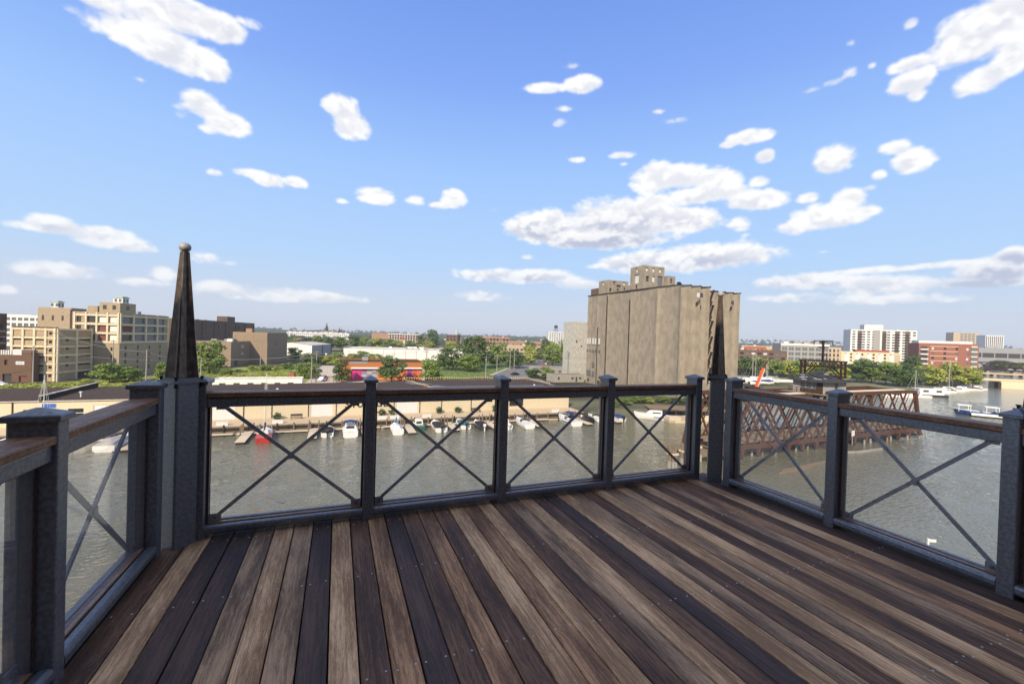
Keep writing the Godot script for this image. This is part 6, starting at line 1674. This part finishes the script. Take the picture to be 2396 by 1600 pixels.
func make_trees() -> void:
	var table := [[-48.2,-209.5,12.9,5.9,1,1.5],[-67.9,-177.5,6.2,4.8,1,0.4],[-64.2,-181.0,4.8,4.3,1,0.3],[-54.7,-182.0,6.0,2.6,1,0.4],[-69.4,-168.3,1.9,2.3,2,0.3],[-40.6,-200.9,2.7,2.5,1,0.0],[-35.4,-227.3,2.1,2.5,2,0.0],[-30.0,-223.0,3.0,3.1,1,0.0],[-25.3,-226.6,2.0,2.4,2,0.0],[-21.8,-231.0,3.3,3.1,1,0.0],[-24.6,-299.0,7.6,4.8,1,0.0],[-11.7,-187.6,6.2,3.9,1,0.0],[-7.6,-185.8,5.7,2.5,1,0.0],[-14.8,-269.6,5.7,4.8,0,0.0],[-9.5,-264.8,5.0,4.3,0,0.2],[-3.5,-262.0,5.2,4.1,2,0.0],[0.9,-280.0,6.4,4.4,1,0.0],[7.9,-289.9,5.0,5.4,2,0.0],[15.4,-287.6,6.9,5.9,1,0.0],[23.0,-285.1,5.5,4.9,2,0.1],[29.2,-282.5,4.6,4.0,2,0.3],[1.7,-170.0,7.7,3.1,0,0.2],[19.2,-166.9,9.4,5.1,0,2.0],[33.6,-162.6,8.8,4.7,1,1.4],[55.8,-228.3,11.8,7.6,0,0.8],[73.8,-238.9,18.2,9.6,0,1.0],[64.9,-218.6,9.2,6.7,1,0.2],[93.1,-253.4,14.9,7.7,1,0.0],[100.1,-242.1,10.7,6.5,0,0.9],[123.5,-273.4,12.2,5.9,2,1.0],[142.9,-297.5,10.9,4.2,0,2.1],[133.2,-257.6,15.8,6.6,1,0.0],[160.0,-288.6,16.4,6.5,1,2.8],[117.1,-197.9,10.9,2.9,2,1.0],[83.8,-181.6,4.5,3.9,0,0.0],[91.0,-181.5,4.9,3.6,1,0.0],[214.7,-473.6,13.8,7.7,0,4.6],[251.0,-500.6,16.9,7.7,0,7.6],[-36.6,-428.4,10.4,5.7,1,5.5],[-25.8,-449.3,13.2,6.8,0,3.5],[-15.7,-454.7,14.2,7.0,1,3.6],[-5.3,-450.0,13.0,6.2,0,3.1],[4.3,-460.0,14.0,7.2,1,3.0],[15.2,-454.7,15.2,7.6,0,2.9],[24.6,-449.3,13.8,6.3,1,2.9],[35.8,-458.6,13.2,7.4,2,3.2],[53.1,-517.3,12.3,8.9,1,3.0],[67.4,-535.8,11.4,7.7,2,2.7],[130.1,-626.6,24.7,10.6,0,4.8],[112.3,-630.1,17.3,8.0,0,4.3],[118.1,-465.2,11.6,8.5,2,2.2],[85.4,-553.5,10.0,6.5,1,2.5],[98.7,-510.6,10.2,10.1,2,2.6],[231.4,-191.0,10.8,6.5,0,0.0],[235.6,-185.7,10.7,6.4,1,0.0],[243.7,-183.4,9.8,6.5,1,0.0],[252.0,-180.5,10.1,7.2,2,0.0],[257.6,-176.0,9.6,6.4,1,0.0],[251.1,-164.2,9.1,4.9,2,0.0],[255.3,-157.6,10.5,6.0,0,0.0],[236.3,-140.6,8.0,5.0,2,0.0],[261.5,-147.1,11.2,7.0,0,0.0],[268.9,-144.0,12.4,7.0,0,0.0],[267.3,-136.3,11.1,6.7,1,0.0],[260.5,-127.4,9.1,6.0,0,0.0],[271.8,-127.0,9.1,5.4,0,0.0],[378.7,-181.7,10.0,5.5,1,3.9],[362.4,-169.2,15.3,4.9,0,4.9],[292.5,-129.9,9.9,7.5,2,0.0],[304.0,-128.3,11.4,7.6,2,0.0],[311.0,-124.6,11.2,6.9,2,0.0],[317.3,-122.3,8.7,4.6,1,0.0],[603.6,-212.6,11.1,10.5,0,4.8],[607.2,-202.3,9.7,6.2,1,3.9],[77.3,-104.5,2.0,3.1,1,0.0],[83.7,-105.9,1.9,3.2,1,0.0],[92.6,-105.0,1.3,2.6,1,0.0],[95.8,-102.1,1.9,2.6,0,0.0],[72.5,-101.8,0.7,1.8,1,0.0],[101.4,-103.7,1.8,2.0,1,0.0],[87.2,-104.4,1.0,1.7,2,0.0]]
	var names := ["big bushy tree in front of the low square brick store", "wide bush at the foot of the tallest mill", "second bush at the foot of the tallest mill's dark wall", "bush beside the left spired post", "yellow-green shrub before the parked cars' lot", "leafy shrub in the middle of the weedy lot", "small yellow shrub before the dark brick store", "round shrub before the dark brick block", "small pale shrub in the row at the lot's far edge", "rightmost shrub of the row at the lot's far edge", "tree between the dark brick block and the white steel shed", "larger of two trees beside the car park poles", "smaller of two trees beside the car park poles", "dark thicket tree before the white steel shed", "dark tree right of the thicket before the white steel shed", "yellow-green bush at the end of the car park", "tree at the left end of the long white warehouse", "yellowish tree behind the orange building, leftmost of its row", "fullest tree of the row behind the orange building", "pale tree right of the fullest behind the orange building", "rightmost pale tree of the row behind the orange building", "slim dark tree at the orange building's left end", "round dark tree standing before the mural", "round tree at the orange building's right end", "dark tree at the right end of the long white warehouse", "biggest dark tree beyond the lawn", "mid-green tree in front of the biggest dark one", "tall tree right of the biggest dark one", "dark tree by the left kerb of the road", "yellowish tree at the bend of the road", "small dark tree at the end of the road", "tall tree on the right side of the road", "second tall tree on the right side of the road", "slim tree before the pale concrete annex", "dark bush at the near right side of the road", "brighter bush beside the dark one near the road", "dark tree above the road's far end", "dark tree below the white water-tank building", "leftmost tree of the row behind the white steel shed", "second tree of the row behind the white steel shed", "third tree of the row behind the white steel shed", "fourth tree of the row behind the white steel shed", "fifth tree of the row behind the white steel shed", "sixth tree of the row behind the white steel shed", "seventh tree of the row behind the white steel shed", "yellowish last tree of the row behind the white sheds", "tree beyond the long white warehouse roof, left one", "pale tree beyond the long white warehouse roof", "tall round tree standing above the skyline", "lower dark tree left of the tall round skyline tree", "yellow-green tree below the dark brown skyline block", "small tree beneath the red and white office", "wide pale tree beneath the tall round skyline tree", "dark tree at the elevator's right edge", "second tree of the belt behind the boatyard", "third tree of the belt behind the boatyard", "yellowish fourth tree of the belt behind the boatyard", "tree behind the bridge house's left side", "yellowish tree right behind the bridge house roof", "dark tree behind the bridge house's right side", "low yellow-green tree right of the bridge house", "dark tree left of the marina bank's middle", "tallest dark tree of the marina bank", "green tree behind the bridge's right end", "low dark tree above the near marina boats", "dark tree behind the houseboat", "tree below the white high-rise", "tall dark tree left of the red brick apartments", "leftmost yellow-green tree before the red brick apartments", "highest yellow-green tree before the red brick apartments", "right yellow-green tree before the red brick apartments", "last low tree of the marina bank by the cream bridge", "dark far tree under the iron railway bridge", "far tree at the picture's right edge", "left bush on the bank below the grain elevator", "second bush on the bank below the grain elevator", "bush behind the derelict timber pier", "dark bush behind the block jetty", "low bush at the right end of the storage shed", "bush beside the right spired post on the bank", "yellowish bush in the middle of the elevator bank"]
	for k in table.size():
		var q: Array = table[k]
		var low: float = minf(q[5], 3.0)
		if q[2] < 3.5:
			shrub(Vector3(q[0], LAND, q[1]), q[3], maxf(q[2], 2.0), names[k], "shrubs of the rough ground", q[4])
		else:
			tree(Vector3(q[0], LAND, q[1]), q[2], q[3], q[4], names[k], "trees across the river", low)
	# far wooded country
	var mm := MultiMesh.new()
	mm.transform_format = MultiMesh.TRANSFORM_3D
	mm.use_colors = false
	mm.mesh = crown_mesh(300, 260, 9, 0.2)
	var r := RandomNumberGenerator.new()
	r.seed = 8
	var n := 2600
	mm.instance_count = n
	for k in n:
		var az := deg_to_rad(r.randf_range(-34.0, 76.0))
		var far := 520.0 + 2050.0 * sqrt(r.randf())
		if rad_to_deg(az) > 46.0:
			far += 350.0
		var y := LAND + (far - 500.0) * 0.0035
		if far > 2200.0:
			y = lerpf(-11.0, 10.0, (far - 2200.0) / 370.0)
		var s := r.randf_range(4.0, 8.0)
		mm.set_instance_transform(k, Transform3D(Basis(Vector3.UP, r.randf() * TAU).scaled(Vector3(s * 1.2, s * 0.9, s * 1.2)), Vector3(sin(az) * far, y + s * 0.55, -cos(az) * far)))
	var o := MultiMeshInstance3D.new()
	o.name = "distant_treeline"
	o.multimesh = mm
	o.material_override = mats["leaf 0"]
	o.set_meta("kind", "stuff")
	o.set_meta("label", "distant green woods below the skyline")
	add_child(o)
	# rough grass and weeds on the lot across the river
	var gm := MultiMesh.new()
	gm.transform_format = MultiMesh.TRANSFORM_3D
	gm.mesh = crown_mesh(301, 60, 6, 0.3)
	gm.instance_count = 1500
	for k in 1500:
		var p := Vector3(r.randf_range(-100, -12), LAND + 0.1, 0)
		p.z = r.randf_range(-226, -142) if p.x > -60 else r.randf_range(-174, -142)
		var s := r.randf_range(0.3, 1.1)
		gm.set_instance_transform(k, Transform3D(Basis(Vector3.UP, r.randf() * TAU).scaled(Vector3(s * 1.6, s * 0.5, s * 1.6)), p))
	o = MultiMeshInstance3D.new()
	o.name = "weeds"
	o.multimesh = gm
	o.material_override = mats["leaf 2"]
	o.set_meta("kind", "stuff")
	o.set_meta("label", "rough yellow-green weeds on the empty lot")
	add_child(o)

# ---------------------------------------------------------------- street furniture and vehicles
func pole(at: Vector3, h: float, label: String, arms := 1) -> void:
	var t := thing("utility_pole", label, "utility pole", at, -14.0, "poles across the river")
	var s := Shape.new()
	s.tube([Vector3(0, -0.3, 0), Vector3(0.1, h, 0)], 0.19, 0.13, 7)
	piece(t, "shaft", s.mesh(), mats["grey render"])
	for k in arms:
		strip(t, "cross_arm", Vector3(2.6, 0.16, 0.16), Vector3(0.08, h - 0.5 - 1.0 * k, 0.15), "old timber")

func wire(a: Vector3, b: Vector3, sag: float, label: String) -> void:
	var s := Shape.new()
	var pts := []
	for k in 13:
		var f := k / 12.0
		pts.append(a.lerp(b, f) - Vector3(0, sag * 4.0 * f * (1 - f), 0))
	s.tube(pts, 0.045, 0.045, 4)
	var o := piece(self, "overhead_wire", s.mesh(), mats["grey render"])
	tag(o, label, "wire", "overhead wires")

func car(at: Vector3, turn: float, label: String, colour: String) -> void:
	var t := thing("parked_car", label, "car", at, turn, "cars across the river")
	var s := Shape.new()
	var rings := []
	for q in [[-2.2, 0.5, 0.75, 0.8], [-2.1, 0.3, 0.85, 0.86], [-1.0, 0.25, 0.92, 0.9], [0.9, 0.25, 0.92, 0.9], [1.9, 0.3, 0.86, 0.86], [2.2, 0.45, 0.7, 0.78]]:
		rings.append([Vector3(q[0], q[1], -q[3]), Vector3(q[0], q[2], -q[3]), Vector3(q[0], q[2] + 0.06, 0), Vector3(q[0], q[2], q[3]), Vector3(q[0], q[1], q[3])])
	s.loft(rings, true)
	piece(t, "body", s.mesh(), mats[colour])
	s = Shape.new()
	var top := func(x: float, y: float, w: float) -> Array: return [Vector3(x, y, -w), Vector3(x, y + 0.02, 0), Vector3(x, y, w)]
	s.loft([top.call(-1.5, 0.9, 0.82), top.call(-0.9, 1.42, 0.66), top.call(0.5, 1.46, 0.66), top.call(1.25, 0.92, 0.82)], false, false)
	for d in [-1.0, 1.0]:
		s.quad(Vector3(-1.5, 0.9, 0.82 * d), Vector3(-0.9, 1.42, 0.66 * d), Vector3(0.5, 1.46, 0.66 * d), Vector3(1.25, 0.92, 0.82 * d), Vector3(0, 0, d))
	piece(t, "cabin", s.mesh(), mats[colour])
	for d in [-1.0, 1.0]:
		var g := Shape.new()
		g.quad(Vector3(-1.3, 0.95, 0.826 * d), Vector3(-0.85, 1.36, 0.70 * d), Vector3(0.45, 1.4, 0.70 * d), Vector3(1.05, 0.96, 0.826 * d), Vector3(0, 0.4, d))
		piece(t, "window", g.mesh(), mats["pane dark"])
		for x in [-1.35, 1.35]:
			var w := Shape.new()
			w.lathe(Vector3.ZERO, [Vector2(0.2, -0.1), Vector2(0.33, -0.1), Vector2(0.33, 0.1), Vector2(0.2, 0.1)], 12)
			piece(t, "wheel", w.mesh(), mats["rubber"], Vector3(x, 0.33, 0.82 * d), Basis(Vector3(1, 0, 0), PI / 2))

func make_street() -> void:
	pole(Vector3(-80.8, LAND, -178.0), 16.0, "tall wooden pole in front of the concrete-framed mill")
	pole(Vector3(-84.6, LAND, -174.0), 11.5, "leaning wooden pole beside the tall one at the mill corner")
	pole(Vector3(-58.9, LAND, -179.0), 10.8, "white lamp pole on the grass below the tallest mill", 0)
	pole(Vector3(-71.5, LAND, -189.0), 13.5, "slim pole against the tallest mill's dark wall", 0)
	pole(Vector3(-45.5, LAND, -186.5), 8.0, "short pole right of the left spired post")
	pole(Vector3(-35.9, LAND, -250.0), 12.0, "pole against the low dark brick store", 0)
	pole(Vector3(-8.4, LAND, -170.2), 9.6, "left one of two poles beside the car park drive")
	pole(Vector3(-6.9, LAND, -172.0), 11.6, "right one of two poles beside the car park drive", 2)
	pole(Vector3(19.8, LAND, -170.5), 10.6, "white pole in front of the mural", 0)
	pole(Vector3(37.4, LAND, -196.0), 12.2, "pole with cross-arm at the orange building's right end", 2)
	pole(Vector3(62.2, LAND, -184.5), 9.8, "pale wooden pole on the lawn before the road")
	pole(Vector3(79.0, LAND, -216.0), 9.0, "pale pole at the lawn's edge beside the road", 0)
	pole(Vector3(90.0, LAND, -225.0), 13.0, "left tall lamp pole on the road's kerb", 1)
	pole(Vector3(95.5, LAND, -232.0), 15.5, "right tall lamp pole on the road's kerb", 0)
	pole(Vector3(121.4, LAND, -287.8), 11.0, "lamp pole farther up the left kerb", 1)
	pole(Vector3(146.0, LAND, -270.0), 15.0, "tall pole on the road's right side", 0)
	pole(Vector3(160.0, LAND, -290.0), 17.0, "taller pole behind it on the road's right side", 0)
	pole(Vector3(99.5, LAND, -176.5), 13.0, "wooden pole before the pale concrete annex", 2)
	var p := [Vector3(-170, -6.5, -176), Vector3(-80.8, -1.8, -178), Vector3(-58.9, -7.0, -179), Vector3(-45.5, -9.5, -186.4), Vector3(-6.9, -6.4, -172), Vector3(37.4, -5.6, -196), Vector3(99.5, -5.2, -176.5)]
	for k in p.size() - 1:
		wire(p[k], p[k + 1], 1.2, ["wire running off the picture's left edge", "wire from the mill pole to the white lamp pole", "short wire behind the left spired post", "wire across the weedy lot", "wire above the orange building", "wire across the road to the elevator"][k])
	wire(Vector3(-170, -10.0, -174), Vector3(-84.6, -7.2, -174), 0.6, "lower wire at the picture's left edge")
	wire(Vector3(-84.6, -7.2, -174), Vector3(-45.5, -10.4, -186.4), 0.8, "lower wire past the foot of the tallest mill")
	paint("car white", lin(0.75, 0.75, 0.75), 0.3)
	paint("car black", lin(0.02, 0.02, 0.022), 0.25)
	paint("car silver", lin(0.42, 0.43, 0.45), 0.3, 0.4)
	paint("car red", lin(0.35, 0.03, 0.03), 0.3)
	car(Vector3(-89.5, LAND + 0.05, -168.6), -14, "white car parked before the brick workshop", "car white")
	car(Vector3(-94.6, LAND + 0.05, -168.4), -14, "white car behind the first at the brick workshop", "car white")
	car(Vector3(-99.5, LAND + 0.05, -168.0), -14, "black car at the picture's left edge", "car black")
	car(Vector3(-4.6, LAND + 0.05, -183.0), 70, "dark car under the tree in the car park", "car black")
	car(Vector3(-5.0, LAND + 0.05, -179.6), 70, "silver car under the tree in the car park", "car silver")
	car(Vector3(-4.8, LAND + 0.05, -176.4), 70, "nearest white car under the tree in the car park", "car white")
	car(Vector3(81.5, LAND + 0.05, -196.5), 10, "black car at the near end of the road", "car black")
	car(Vector3(124.0, LAND + 0.05, -277.0), 60, "silver car driving up the road", "car silver")
	car(Vector3(129.5, LAND + 0.05, -262.0), 60, "dark red car at the road's right kerb", "car red")
	car(Vector3(166.0, LAND + 0.05, -347.0), 60, "small red car far up the road", "car red")
	for k in 7:
		car(Vector3(-8.0 + 3.0 * k, LAND + 0.05, -372.0), 82, ["first", "second", "third", "fourth", "fifth", "sixth", "last"][k] + " car from the left in the distant row between the white sheds", ["car white", "car black", "car silver", "car red"][k % 4])
	# bunting along the storage roof
	var s := Shape.new()
	var flags := Shape.new()
	var line := [Vector3(17.6, -11.0, -126.6), Vector3(19.2, -11.1, -119.0), Vector3(21.0, -11.2, -111.5), Vector3(23.0, -11.3, -104.0), Vector3(38.0, -11.3, -103.9), Vector3(53.0, -11.3, -104.0), Vector3(57.5, -11.2, -112.0), Vector3(57.0, -11.1, -127.0), Vector3(42.0, -11.0, -128.0), Vector3(30.0, -11.0, -128.0), Vector3(18.0, -11.0, -128.0)]
	var t := thing("bunting", "string of yellow and orange pennants on posts along the storage roof", "bunting", Vector3.ZERO)
	for k in line.size():
		var q: Vector3 = line[k]
		strip(t, "post", Vector3(0.12, 1.0, 0.12), q - Vector3(0, 0.5, 0), "orange paint")
		if k < line.size() - 1:
			s.tube([q, q.lerp(line[k + 1], 0.5) - Vector3(0, 0.25, 0), line[k + 1]], 0.03, 0.03, 4)
			var n := int(q.distance_to(line[k + 1]) / 0.7)
			for j in n:
				var f := (j + 0.5) / n
				var p0: Vector3 = q.lerp(line[k + 1], f) - Vector3(0, 1.0 * f * (1 - f), 0)
				var d: Vector3 = (line[k + 1] - q).normalized() * 0.16
				flags.tri(p0 - d, p0 + d, p0 - Vector3(0, 0.42, 0), Vector3(0, 0, 1))
	piece(t, "cord", s.mesh(), mats["pale timber"])
	var fo := piece(t, "pennants", flags.mesh(), paint("pennant yellow", lin(0.75, 0.52, 0.12), 0.8))
	fo.set_meta("kind", "stuff")

func _ready() -> void:
	rng.seed = 2024
	set_the_light()
	make_materials()
	building_materials()
	make_setting()
	make_deck()
	make_railings()
	corner_post("galvanised post with a dark spire at the deck's left corner", Vector3(-0.985, 0, -3.60))
	corner_post("galvanised post with a dark spire at the deck's right corner", Vector3(3.905, 0, -3.57))
	corner_post("galvanised post cut off by the picture's right edge", Vector3(4.12, 0, -1.25))
	make_house_behind()
	make_crowns()
	make_storage()
	make_mills()
	make_middle_ground()
	make_far_town()
	make_swing_bridge()
	make_quay()
	make_boats()
	make_trees()
	make_street()
